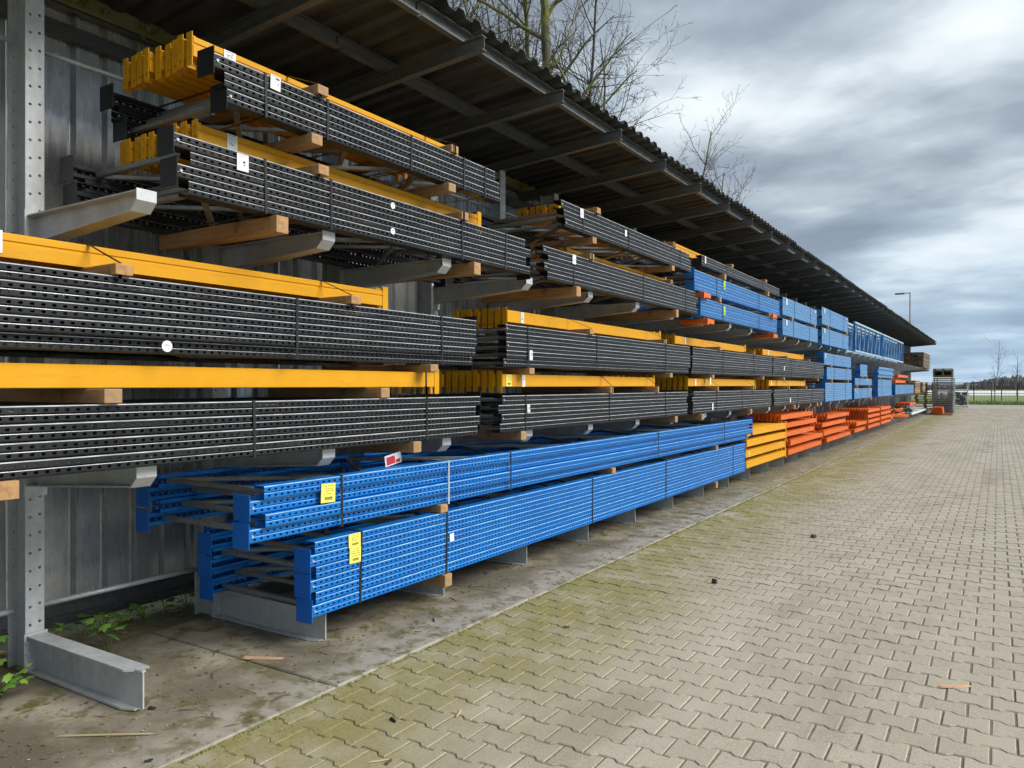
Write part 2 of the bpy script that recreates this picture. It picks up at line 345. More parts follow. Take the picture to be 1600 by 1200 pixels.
def perf(L, p, z0, z1, hole, x=0.0, rim=0.003):
    """perforated strip along y in the plane x, holes given as 8 points (dy, dz) round the cell centre"""
    V, F = [], []; n = max(1, int((L - 0.02) / p)); m = (L - n * p) / 2; zc = (z0 + z1) / 2
    if hole is None or n < 1: return [(x, 0, z0), (x, L, z0), (x, L, z1), (x, 0, z1)], [(0, 1, 2, 3)]
    for y0, y1 in ((0, m), (L - m, L)):
        b = len(V); V += [(x, y0, z0), (x, y1, z0), (x, y1, z1), (x, y0, z1)]; F.append((b, b + 1, b + 2, b + 3))
    k = len(hole)
    for i in range(n):
        ya, yb = m + i * p, m + (i + 1) * p; yc = (ya + yb) / 2
        if k == 8: out = [(ya, z0), (yc, z0), (yb, z0), (yb, zc), (yb, z1), (yc, z1), (ya, z1), (ya, zc)]
        else: out = [(ya, z0), (yb, z0), (yb, z1), (ya, z1)]
        b = len(V); V += [(x, a, c) for a, c in out]; V += [(x, yc + a, zc + c) for a, c in hole]
        for j in range(k): F.append((b + j, b + (j + 1) % k, b + k + (j + 1) % k, b + k + j))
        if rim:
            V += [(x - rim, yc + a, zc + c) for a, c in hole]
            for j in range(k): F.append((b + k + j, b + k + (j + 1) % k, b + 2 * k + (j + 1) % k, b + 2 * k + j))
    return V, F
TEAR = [(a * 0.92, b * 0.80) for a, b in [(-0.011, -0.003), (-0.003, -0.0085), (0.006, -0.009), (0.011, -0.005), (0.011, 0.005), (0.006, 0.009), (-0.003, 0.0075), (-0.011, 0.002)]]
RECT = [(a * 0.82, b * 0.72) for a, b in [(-0.011, -0.0075), (0.0, -0.008), (0.009, -0.008), (0.011, 0.0), (0.010, 0.0075), (0.0, 0.008), (-0.009, 0.008), (-0.0115, 0.0)]]
QUAD = [(-0.010, -0.0075), (0.010, -0.0075), (0.010, 0.0075), (-0.010, 0.0075)]
ROUND = [(0.0085 * math.cos(math.pi * (1.25 + k * 0.25)), 0.0085 * math.sin(math.pi * (1.25 + k * 0.25))) for k in range(8)]

# ------------------------------------------------------------------ ground and yard
def sheet(name, x0, x1, y0, y1, z, mat, nx=1, ny=1, jit=0.0):
    V = [(x0 + (x1 - x0) * i / nx, y0 + (y1 - y0) * j / ny, z + (R.uniform(-jit, jit) if jit else 0)) for j in range(ny + 1) for i in range(nx + 1)]
    F = [(j * (nx + 1) + i, j * (nx + 1) + i + 1, (j + 1) * (nx + 1) + i + 1, (j + 1) * (nx + 1) + i) for j in range(ny) for i in range(nx)]
    return obj(name, mesh(name, (V, F), mat, jit > 0))
props(sheet('ground', -2500, 2500, -1500, 4000, -0.07, 'meadow'), 'flat green and brown fields reaching to the horizon', None, kind='structure')
XE = -2.95                                     # edge between concrete strip and paving
YARD_END = 74.0
props(sheet('yard_margin', 3.7, 16, -6, 60.2, -0.003, 'far_paving'), 'plain paved margin of the yard away from the shed', None, kind='structure')
pav = props(sheet('pavement', -3.4, 16, -6, 60.2, -0.0055, 'joint_sand'), 'yard of grey interlocking concrete pavers with mossy joints', None, kind='structure')
props(sheet('yard', -7.0, 16, 60.2, YARD_END, 0.0, 'far_paving'), 'far end of the paved yard before the fence', None, kind='structure')
props(sheet('soil_strip', -5.6, -4.4, -4, 56, -0.012, 'soil', 12, 400, 0.012), 'mossy soil strip along the foot of the sheet wall', None, kind='structure')

PL, PW, PA, G = 0.200, 0.165, 0.0115, 0.0075
def paver_outline(inset):
    hx = PL / 2 - G / 2 - inset; a = PW / 2 + PA - G / 2 - inset; b = PW / 2 - PA - G / 2 - inset
    xs = [(-hx, a), (-0.063, a), (-0.037, b), (0.037, b), (0.063, a), (hx, a)]
    return [(x, -h) for x, h in xs] + [(x, h) for x, h in xs[::-1]]
po0, po1 = paver_outline(0.0), paver_outline(0.0045)
def paver_vf():
    V = [(x, y, -0.014) for x, y in po0] + [(x, y, -0.0045) for x, y in po0] + [(x, y, 0) for x, y in po1]
    F = [(i, (i + 1) % 12, 12 + (i + 1) % 12, 12 + i) for i in range(12)] + [(12 + i, 12 + (i + 1) % 12, 24 + (i + 1) % 12, 24 + i) for i in range(12)] + [tuple(range(24, 36))]
    return V, F
pm = mesh('paver', paver_vf(), 'paver_concrete')
c_, s_ = math.cos(YAW), math.sin(YAW)
def project(X, Y, Z=0.0):
    xc = c_ * X + s_ * Y; z = -s_ * X + c_ * Y
    return (800 + 1200 * xc / z, 602 - 1200 * (Z - 1.6) / z, z) if z > 0.1 else (-1e4, -1e4, z)
cells = []
for j in range(int((60 + 5) / PW)):
    yy = -5 + j * PW; off = (j % 2) * PL / 2
    xmax = 6.0 if yy < 16 else 3.6
    for i in range(int((xmax - XE) / PL) + 1):
        xx = XE + 0.02 + i * PL + off
        if yy < 0 and xx < 0 and xx > XE + 1.5 and False: continue
        cells.append((xx, yy))
seen = []
for c in cells:
    px, py, z = project(*c)
    if 5 < px < 1595 and py < 1195 and c[0] > XE + 0.1: seen.append((z, c))
seen.sort(); near = set(c for z, c in seen[:300])
V, F = [], []
for c in cells:
    dz = R.uniform(-0.0030, 0.0018); tx, ty = R.uniform(-0.012, 0.012), R.uniform(-0.012, 0.012); ang = R.uniform(-0.006, 0.006)
    if c in near:
        obj('paver', pm, pav, (c[0], c[1], dz), (tx, ty, ang))
    else:
        far_ = c[1] > 14; b = len(V)
        for o, zz in ((po0, -0.012), (po1, 0.0)):
            V += [(c[0] + x - y * ang, c[1] + y + x * ang, zz + dz + x * -ty + y * tx) for x, y in o]
        F += [(b + i, b + (i + 1) % 12, b + 12 + (i + 1) % 12, b + 12 + i) for i in range(12)]; F.append(tuple(range(b + 12, b + 24)))
props(obj('pavers', mesh('pavers', (V, F), 'paver_concrete'), pav, (0, 0, 0)), kind='stuff')

strip = props(sheet('concrete_strip', -4.62, XE - 0.01, -4, 54, -0.016, 'soil'), 'stained concrete strip under the rack feet', None, kind='structure')
y = 2.94 - 3 * 1.97
while y < 54:
    L = 1.97 - 0.012; nx_, ny_ = 8, 10; b0 = bbox(1.66, L, 0.08, 0.008)
    obj('slab', cached(('slab',), lambda: b0, 'slab_concrete', 'slab'), strip, (-3.785, y + 0.985, -0.040 + 0.006 + R.uniform(0, 0.004)), (R.uniform(-.001, .001), R.uniform(-.0015, .0015), 0))
    y += 1.97

# ------------------------------------------------------------------ the storage shed (cantilever rack with roof)
N0, N1 = -3, 42
CY = lambda n: 2.2 + 1.2 * n
SH0, SH1 = CY(N0) - 0.5, 53.6
shed = empty('storage_shed', (-4.7, 25, 0), 'long open cantilever rack shed of galvanised steel with dark sheet roof', 'shed')
SL = 0.07
bz = lambda X: 4.03 + (X + 3.15) * SL         # underside of the roof beams
def column_vf():
    H = 3.93; hw, d = 0.05, 0.20; parts = []
    hole = ROUND
    for x, flip in ((0.0, 1), (-d + 0.009, 1)):
        for k in (0, 1):                       # two hole rows per flange, built lying and turned upright
            v, f = perf(H, 0.1, 0, 0.05, hole, 0.0, 0.009)
            parts.append(([(x + a, (b2 - 0.05) if k == 0 else b2, a2 + 0.0 + (0.012 if k else 0)) for a, a2, b2 in v], [q[::-1] for q in f]))
        parts.append(box(x - 0.009, x - 0.0088, -hw, hw, 0, H) if False else ([(x - 0.009, -hw, 0), (x - 0.009, hw, 0), (x - 0.009, hw, H), (x - 0.009, -hw, H)], [(0, 3, 2, 1)]) if x < 0 else ([(0, 0, 0)] * 3, [(0, 1, 2)]))
        for sy in (-1, 1):
            parts.append(([(x, sy * hw, 0), (x - 0.009, sy * hw, 0), (x - 0.009, sy * hw, H), (x, sy * hw, H)], [(0, 1, 2, 3)]))
    parts.append(box(-d + 0.01, -0.0095, -0.003, 0.003, 0, H))
    return join(*[p for p in parts if len(p[0]) > 3])
def base_vf():
    L, h, w = 1.03, 0.20, 0.05
    top = prism([(0, -w), (L - 0.09, -w), (L - 0.05, -0.016), (L + 0.004, -0.010), (L + 0.004, 0.010), (L - 0.05, 0.016), (L - 0.03, w), (0, w)], h - 0.011, h, 'z')
    bot = prism([(0, -w), (L - 0.12, -w), (L - 0.04, -0.02), (L - 0.04, 0.02), (L - 0.12, w), (0, w)], 0, 0.011, 'z')
    web = box(0.012, L, -0.004, 0.004, 0.011, h - 0.011)
    plate = box(0.0, 0.012, -0.062, 0.062, 0.004, h + 0.012)
    return join(top, bot, web, plate)
def arm_vf():
    L, w = 1.05, 0.048
    def hh(x): return 0.165 - 0.07 * x / L
    top = box(0.012, L, -w, w, -0.008, 0)
    bot = [(0.012, -w, -hh(0)), (L - 0.05, -w, -hh(L - 0.05)), (L - 0.05, w, -hh(L - 0.05)), (0.012, w, -hh(0)),
           (0.012, -w, -hh(0) + 0.008), (L - 0.05, -w, -hh(L - 0.05) + 0.008), (L - 0.05, w, -hh(L - 0.05) + 0.008), (0.012, w, -hh(0) + 0.008)], list(BF)
    web = prism([(0.012, -hh(0) + 0.008), (L - 0.05, -hh(L - 0.05) + 0.008), (L - 0.05, -0.008), (0.012, -0.008)], -0.003, 0.003, 'y')
    plate = box(0, 0.012, -0.06, 0.06, -0.22, 0.03)
    return join(top, bot, web, plate)
def armcap_vf():                               # folded stop plate at the tip
    pr = [(0, 0.004), (0.006, 0.004), (0.006, -0.052), (-0.046, -0.102), (-0.050, -0.096), (0.0, -0.048)]
    return prism(pr, -0.052, 0.052, 'y')
def roofbeam_vf():
    x0, x1, h, w = -5.2, -3.15, 0.105, 0.03
    V, F = [], []
    for za, zb, ww in ((0, 0.007, w), (h - 0.007, h, w), (0.007, h - 0.007, 0.003)):
        b = len(V)
        for X in (x0, x1):
            z = bz(X); V += [(X, -ww, z + za), (X, ww, z + za), (X, ww, z + zb), (X, -ww, z + zb)]
        F += [(b, b + 1, b + 2, b + 3), (b + 4, b + 7, b + 6, b + 5)] + [(b + i, b + 4 + i, b + 4 + (i + 1) % 4, b + (i + 1) % 4) for i in range(4)]
    return V, F
def ibolt():
    return tube([(0, 0, 0), (0.012, 0, 0)], 0.014, 6)
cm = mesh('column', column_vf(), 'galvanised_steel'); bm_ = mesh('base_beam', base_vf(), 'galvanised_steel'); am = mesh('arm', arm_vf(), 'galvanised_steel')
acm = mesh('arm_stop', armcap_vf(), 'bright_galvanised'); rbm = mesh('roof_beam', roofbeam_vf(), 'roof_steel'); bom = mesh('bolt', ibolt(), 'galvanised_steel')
for n in range(N0, N1 + 1):
    yy = CY(n)
    c = obj('column', cm, shed, (-4.55, yy, 0.0))
    obj('base_beam', bm_, c, (-4.548, yy, 0.012))
    for lz in (1.205, 2.545):
        obj('arm', am, c, (-4.548, yy, lz - 0.002), (0, R.uniform(-0.004, 0.002), 0))
        obj('arm_stop', acm, c, (-3.497, yy, lz))
    if n < 3:
        for sy in (-1, 1):
            for zb in (0.05, 0.11, 0.17): obj('bolt', bom, c, (-4.536, yy + sy * 0.045, zb + 0.005))
    obj('roof_beam', rbm, shed, (0, yy, 0))
def cpurlin(L):
    w, h, tt = 0.05, 0.10, 0.004
    pr = [(0, 0), (w, 0), (w, 0.015), (w - tt, 0.015), (w - tt, tt), (tt, tt), (tt, h - tt), (w, h - tt), (w, h), (0, h)]
    return prism(pr, 0, L, 'y')
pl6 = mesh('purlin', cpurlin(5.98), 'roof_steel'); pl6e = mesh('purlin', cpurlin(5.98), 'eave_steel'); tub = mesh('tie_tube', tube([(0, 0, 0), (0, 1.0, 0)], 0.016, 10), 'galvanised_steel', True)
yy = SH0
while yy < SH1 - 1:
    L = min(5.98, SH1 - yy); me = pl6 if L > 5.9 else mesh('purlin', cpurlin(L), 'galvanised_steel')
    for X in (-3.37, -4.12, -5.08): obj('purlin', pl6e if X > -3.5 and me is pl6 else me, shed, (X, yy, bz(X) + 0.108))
    yy += 6.0
for n in range(N0, N1):
    for z in (0.333, 3.53, 1.95): obj('tie_tube', tub, shed, (-4.67, CY(n) + 0.06, z), None, (1, 1.08, 1))
def corr(period, flatb, flatt, h, n):
    pts = []; sl = (period - flatb - flatt) / 2
    for i in range(n):
        o = i * period; pts += [(o, 0), (o + flatb, 0), (o + flatb + sl, h), (o + flatb + sl + flatt, h)]
    pts.append((n * period, 0)); return pts
def roofsheet_vf():
    P = corr(0.2, 0.075, 0.065, 0.042, 5); V, F = [], []; n = len(P)
    for dz in (0.0, 0.006):
        for X in (-5.35, -4.5, -3.7, -3.225): V += [(X, y, bz(X) + 0.215 + z + dz) for y, z in P]
    for lay in (0, 1):
        for r in range(3):
            for i in range(n - 1):
                a = lay * 4 * n + r * n + i; q = (a, a + 1, a + n + 1, a + n); F.append(q if lay else q[::-1])
    for i in range(n - 1):
        a = 3 * n + i; F.append((a, a + 1, 4 * n + a + 1, 4 * n + a)); F.append((i, 4 * n + i, 4 * n + i + 1, i + 1))
    return V, F
def wallsheet_vf():
    P = corr(0.21, 0.150, 0.030, -0.045, 5); V, F = [], []; n = len(P)
    for z in (0.17, 4.10): V += [(dx, y, z) for y, dx in P]
    for i in range(n - 1): F.append((i, i + 1, n + i + 1, n + i))
    return V, F
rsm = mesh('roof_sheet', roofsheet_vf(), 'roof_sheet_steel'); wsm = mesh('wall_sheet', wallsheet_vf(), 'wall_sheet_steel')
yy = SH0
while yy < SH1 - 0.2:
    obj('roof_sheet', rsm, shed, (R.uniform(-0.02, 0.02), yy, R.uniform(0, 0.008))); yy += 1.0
yy = SH0; k = 0
while yy < SH1 - 0.3:
    obj('wall_sheet', wsm, shed, (-5.10 - 0.004 * (k % 2), yy, 0)); yy += 1.05; k += 1
yy = SH0
tr1 = mesh('plinth_board', prism([(0, 0), (0.012, 0), (0.012, 0.06), (0.02, 0.066), (0.012, 0.075), (0.012, 0.13), (0.03, 0.135), (0.0, 0.145)], 0, 5.98, 'y'), 'dark_trim_steel')
tr2 = mesh('wall_girt', bbox(0.05, 5.98, 0.10, 0.004), 'dark_trim_steel')
tr3 = mesh('closure_strip', bbox(0.06, 5.98, 0.11, 0.012), 'foam_yellow')
while yy < SH1 - 5:
    obj('plinth_board', tr1, shed, (-5.088, yy, 0.06)); obj('wall_girt', tr2, shed, (-5.06, yy + 2.99, 3.865)); obj('closure_strip', tr3, shed, (-5.045, yy + 2.99, 4.085)); yy += 6.0
# moss hanging along the back of the roof
V, F = [], []
for i in range(900):
    yy = R.uniform(SH0 + 1, 22); x = -5.07 + R.uniform(0, 0.10); z = bz(x) + 0.20 - abs(R.gauss(0, 0.03)); s = R.uniform(0.01, 0.035)
    v, f = tube([(x, yy, z), (x + R.uniform(-.02, .02), yy + R.uniform(-.03, .03), z - s)], [s * 0.8, s * 0.3], 5)
    b = len(V); V += v; F += [tuple(q + b for q in g) for g in f]
props(obj('roof_moss', mesh('roof_moss', (V, F), 'moss_green'), None), 'yellow green moss along the back edge of the roof', 'moss', kind='stuff')

# ------------------------------------------------------------------ loads
UP = 0.075
def upright_vf(L, det, holekind):
    W = 0.0735; hole = {2: TEAR if holekind == 'tear' else RECT, 1: QUAD, 0: None}[det]; rim = 0.003 if det == 2 else 0
    D = -0.085; g = 0.0065; parts = []
    b1, b2 = (0.0085, 0.0315), (0.0410, 0.0640)
    M = []
    def add(vf, m=0): parts.append(vf); M.extend([m] * len(vf[1]))
    for z0, z1 in (b1, b2): add(perf(L, 0.045, z0, z1, hole, 0.0, rim))
    def stripf(a, b, m=0): add(([(a[0], 0, a[1]), (a[0], L, a[1]), (b[0], L, b[1]), (b[0], 0, b[1])], [(0, 1, 2, 3)]), m)
    pro = [(D + 0.0, 0.022), (D, 0.001), (-0.0065, 0.001), (-0.002, 0.0035), (0, b1[0])]
    for a, b in zip(pro, pro[1:]): stripf(a, b)
    gv = [(0, b1[1]), (-0.0006, 0.0336), (-0.0035, 0.0350), (-0.006, 0.0362), (-0.005, 0.0390), (0, b2[0])]
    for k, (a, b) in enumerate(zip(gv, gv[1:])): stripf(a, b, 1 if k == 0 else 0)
    pr2 = [(0, b2[1] + 0.0055), (-0.0022, 0.0718), (-0.010, W - 0.0008), (D, W - 0.0008), (D, W - 0.022)]
    zm = b2[1] + 0.0030
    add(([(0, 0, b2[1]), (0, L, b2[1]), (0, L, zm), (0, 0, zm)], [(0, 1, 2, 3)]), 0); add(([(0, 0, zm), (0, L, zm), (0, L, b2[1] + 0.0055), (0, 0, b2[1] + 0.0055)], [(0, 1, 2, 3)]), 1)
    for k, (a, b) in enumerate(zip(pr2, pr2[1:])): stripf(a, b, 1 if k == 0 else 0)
    return (*join(*parts), M)
def strapring(x0, x1, z0, z1, w=0.016, tk=0.003):
    return join(box(x1, x1 + tk, -w / 2, w / 2, z0 - tk, z1 + tk), box(x0 - tk, x0, -w / 2, w / 2, z0 - tk, z1 + tk),
                box(x0, x1, -w / 2, w / 2, z1, z1 + tk), box(x0, x1, -w / 2, w / 2, z0 - tk, z0))
def paper(parent, y, z, w, h, style, x, name='paper_tag', tilt=0.0):
    """thin tag facing +x with its print"""
    key = (style, round(w, 3), round(h, 3))
    rr = random.Random(str(key))
    def fn():
        V, F = box(-0.0008, 0.0008, -w / 2, w / 2, -h / 2, h / 2); M = [0] * 6
        def bar(y0, y1, z0, z1):
            b = len(V); V.extend([(0.0014, y0, z0), (0.0014, y1, z0), (0.0014, y1, z1), (0.0014, y0, z1)]); F.append((b, b + 1, b + 2, b + 3)); M.append(1)
        if style in ('yellow', 'green'):
            yb = -w * 0.22
            while yb < w * 0.28:
                d = rr.uniform(0.0015, 0.004); bar(yb, yb + d, -h * 0.36, -h * 0.20); yb += d + rr.uniform(0.0012, 0.003)
            for k, zz in enumerate((0.36, 0.22, 0.10, -0.04)):
                a = -w * rr.uniform(0.15, 0.4)
                while a < w * 0.36:
                    d = rr.uniform(0.003, 0.009); bar(a, a + d, h * zz - 0.0018, h * zz + 0.0018); a += d + rr.uniform(0.002, 0.010)
        elif style == 'white':
            for k in range(7):
                a = rr.uniform(-0.3, 0.2) * w; zz = rr.uniform(-0.2, 0.28) * h; bar(a, a + rr.uniform(0.003, 0.014), zz, zz + rr.uniform(0.0015, 0.010))
            bar(-w * 0.38, w * 0.3, h * 0.40, h * 0.42)
        elif style == 'red':
            bar(-w * 0.42, w * 0.1, -h * 0.40, h * 0.32); bar(w * 0.14, w * 0.40, -h * 0.42, -h * 0.1)
        return V, F, M
    mats = {'yellow': ['yellow_paper', 'print_ink'], 'green': ['green_paper', 'print_ink'], 'white': ['white_paper', 'pen_ink'], 'plain': ['white_paper', 'pen_ink'], 'red': ['white_paper', 'red_print']}[style]
    return obj(name, cached(('tag',) + key, fn, mats, 'tag'), parent, (x, y, z), (tilt, 0, 0))
def sticker(parent, y, z, r, x):
    def fn():
        v, f = tube([(0, 0, 0), (0.001, 0, 0)], r, 20)
        b = len(v); v += [(0.0016, -r * .5, r * .15), (0.0016, r * .5, r * .15), (0.0016, r * .5, r * .27), (0.0016, -r * .5, r * .27)]; f.append((b, b + 1, b + 2, b + 3))
        return v, f, [0] * (len(f) - 1) + [1]
    obj('sticker', cached(('stick', r), fn, ['white_paper', 'pen_ink'], 'sticker'), parent, (x, y, z))

XF = -3.42
def frame_bundle(label, cat, mat, Y0, Y1, Z0, Z1, n, det=2, xf=XF, depth=1.05, offs=None, straps=(), tags=(), stick=(), hole='tear', plates=True, group=None, brace='brace_steel', stag=None, bstep=0.75, plate_mat=None, phase=0, pale=()):
    L = Y1 - Y0; pitch = (Z1 - Z0) / n
    g = empty('frame_bundle', (xf - depth / 2, (Y0 + Y1) / 2, Z0), label, cat, group)
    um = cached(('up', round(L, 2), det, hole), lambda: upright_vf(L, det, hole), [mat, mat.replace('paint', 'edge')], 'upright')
    pmat = plate_mat or mat
    for i in range(n):
        o = (offs[i] if offs else R.uniform(-0.004, 0.0)); jy = (stag[i] if stag else R.uniform(-0.02, 0.02)); z = Z0 + i * pitch; sz = pitch / UP
        a = obj('upright', um, g, (xf + o, Y0 + jy, z), None, (1, 1, sz))
        b = obj('upright', um, g, (xf - depth + o, Y1 + jy, z), (0, 0, math.pi), (1, 1, sz))
        if plates:
            ye = Y0 + jy - 0.0035 if (i + phase) % 2 == 0 else Y1 + jy + 0.0035
            ph = min(0.145, 2 * pitch - 0.004)
            for X in (xf + o - 0.066, xf - depth + o + 0.066):
                obj('foot_plate', bx(0.138, 0.006, ph, pmat, 0.002), g, (X, ye, z + pitch / 2))
        if det == 2:
            ye = Y0 + 0.03 if (i + phase) % 2 == 0 else None
            if ye: obj('bolt', cached('blt', lambda: tube([(0, 0, 0), (0.008, 0, 0)], 0.008, 8), 'bolt_steel', 'bolt'), g, (xf + o, Y0 + jy + 0.016, z + pitch * 0.5))
        # bracing: zigzag between the two uprights
        k = 0; ys = Y0 + 0.12 + 0.1 * (i % 3); xa, xb = xf - 0.075, xf - depth + 0.075
        dirn = i % 2
        obj('brace', bx(xa - xb, 0.035, 0.028, brace, 0.004), g, ((xa + xb) / 2 + o, ys, z + pitch * 0.5)); ys += 0.04
        while ys < Y1 - 0.25:
            y2 = min(ys + bstep, Y1 - 0.1); dx, dy = xb - xa, y2 - ys
            ln = round(math.hypot(dx, dy), 2); ang = math.atan2(dy, dx if dirn == 0 else -dx)
            obj('brace', bx(ln, 0.032, 0.026, brace, 0.004), g, ((xa + xb) / 2 + o, (ys + y2) / 2, z + pitch * 0.5), (0, 0, ang))
            ys = y2 + 0.02; dirn = 1 - dirn
    x0, x1 = xf - depth - 0.002, xf + max([0.0] + list(offs or [])) + 0.001
    for s in straps:
        obj('strap', cached(('ring', round(x0, 3), round(x1, 3), round(Z1 - Z0, 3)), lambda: strapring(x0, x1, 0, Z1 - Z0), 'strap_plastic', 'strap'), g, (0, s, Z0), (R.uniform(-0.03, 0.03), 0, 0))
    for s in pale:
        obj('strap', cached(('ring', round(x0, 3), round(x1, 3), round(Z1 - Z0, 3)), lambda: strapring(x0, x1, 0, Z1 - Z0), 'pale_strap', 'strap'), g, (0, s, Z0), (R.uniform(-0.03, 0.03), 0, 0))
    for y, z, w, h, st in tags: paper(g, y, z, w, h, st, xf + 0.006, tilt=R.uniform(-0.06, 0.06))
    for y, z, r in stick: sticker(g, y, z, r, xf + 0.001)
    return g
def beam_vf(L, h, step):
    w = 0.05
    if step: pr = [(0, 0), (0, h * 0.56), (-0.006, h * 0.60), (-0.006, h * 0.66), (0, h * 0.70), (0, h - 0.004), (-0.004, h), (-w, h), (-w, 0)]
    else: pr = [(0, 0.003), (0, h - 0.004), (-0.004, h), (-w, h), (-w, 0), (-0.003, 0)]
    return prism(pr[::-1], 0, L, 'y')
def connector_vf(h):
    """angle plate: one leg across the beam end with holes, one leg back along the beam"""
    v, f = perf(h, 0.055, 0, 0.044, ROUND, 0.0, 0.004)
    leg = ([(c - 0.054, -a, b) for a, b, c in v], [q[::-1] for q in f])
    back = ([(c - 0.054, 0.004, b) for a, b, c in v if abs(a) < 1e-6][:0] + [(-0.054, 0.0042, 0), (-0.002, 0.0042, 0), (-0.002, 0.0042, h), (-0.054, 0.0042, h)], [])
    return join(leg, box(-0.058, -0.054, 0.0, 0.055, 0, h), box(-0.0105, -0.0095, 0.0, 0.0045, 0, h))
def beam_bundle(label, cat, mat, Y0, Y1, Z0, n, xf=-3.65, h=0.108, layers=1, dz=0.17, px=0.078, step=True, ch=0.185, cdz=-0.05, straps=(), tags=(), group=None, jit=0.018, yoff=None, name='beam_bundle', conn=True):
    L = Y1 - Y0; g = empty(name, (xf - n * px / 2, (Y0 + Y1) / 2, Z0), label, cat, group)
    bm = cached(('beam', round(L, 2), h, step), lambda: beam_vf(L, h, step), mat, 'beam'); cmn = cached(('con', ch), lambda: connector_vf(ch), mat, 'connector')
    for l in range(layers):
        yo = yoff[l] if yoff else 0.0
        for i in range(n):
            j = R.uniform(-jit, jit) + yo; x = xf - i * px; z = Z0 + l * dz
            b = obj('beam', bm, g, (x, Y0 + j, z))
            if conn:
                obj('connector', cmn, b, (x + 0.004, Y0 + j - 0.005, z + cdz))
                obj('connector', cmn, b, (x - 0.054, Y1 + j + 0.005, z + cdz), (0, 0, math.pi))
    for s, tx, tz in straps:                   # strap over the beams and down round the tip of the bearer
        zt = Z0 + (layers - 1) * dz + h + 0.002; xb = xf - n * px; w = 0.008
        pts = [(xb, zt), (xf + 0.002, zt), (tx + 0.004, tz), (tx + 0.004, tz - 0.075), (xb, tz - 0.075)]
        V, F = [], []
        for a, (x, z) in enumerate(pts): V += [(x, -w, z), (x, w, z), (x, w, z + 0.0025), (x, -w, z + 0.0025)]
        for a in range(len(pts) - 1):
            for q in range(4): F.append((4 * a + q, 4 * a + 4 + q, 4 * a + 4 + (q + 1) % 4, 4 * a + (q + 1) % 4))
        obj('strap', mesh('strap', (V, F), 'strap_plastic'), g, (0, s, 0))
    for y, z, w, hh, st in tags: paper(g, y, z, w, hh, st, xf + 0.003)
    return g
def timber(Y, Z0, h, label, x1=-3.40, x0=-4.50, w=0.085, group=None, mat='pine_wood'):
    L = x1 - x0 + R.uniform(-0.02, 0.02)
    return props(obj('timber_bearer', bx(round(L, 2), w, h, mat, 0.003), None, ((x0 + x1) / 2 + R.uniform(-0.015, 0.015), Y, Z0 + h / 2), (0, 0, R.uniform(-0.012, 0.012))), label, 'timber bearer', group)
ORD = ['first', 'second', 'third', 'fourth', 'fifth', 'sixth']
def timbers(ys, Z0, h, what, **k):
    for i, y in enumerate(ys): timber(y, Z0, h, f'{ORD[i]} bearer {what}' if len(ys) > 1 else f'single bearer {what}', **k)

BL, YE = 'black_paint', 'yellow_paint'
# --- bottom tier: blue frames
frame_bundle('long flat bundle of bright blue rack frames lying lowest on the rack feet', 'frame bundle', 'blue_paint', 3.20, 12.36, 0.222, 0.672, 6, hole='rect',
    straps=(3.60, 4.50, 6.9, 8.9, 11.7), tags=((3.545, 0.628, 0.105, 0.085, 'yellow'), (3.55, 0.535, 0.10, 0.10, 'yellow'), (4.56, 0.475, 0.05, 0.06, 'plain')), stag=[0.0, 0.03, -0.012, 0.03, -0.012, 0.02], plate_mat='chipped_blue_paint')
ub = frame_bundle('upper blue rack frame bundle with staggered rows and one yellow tag', 'frame bundle', 'blue_paint', 2.78, 12.66, 0.735, 1.048, 4, hole='rect', xf=-3.40,
    offs=[-0.035, 0.0, -0.03, 0.0], straps=(3.42, 5.35, 8.6, 11.2), pale=(4.50,), tags=((3.30, 0.955, 0.115, 0.115, 'yellow'),), stag=[-0.02, 0.06, -0.02, 0.05], plate_mat='chipped_blue_paint')
paper(ub, 4.03, 1.092, 0.17, 0.075, 'red', -3.52, tilt=0.15)
timbers((4.46, 7.4, 10.9), 0.674, 0.058, 'between the two long blue frame bundles')
timbers((4.50, 10.86), 0.128, 0.09, 'under the lower long blue frame bundle')

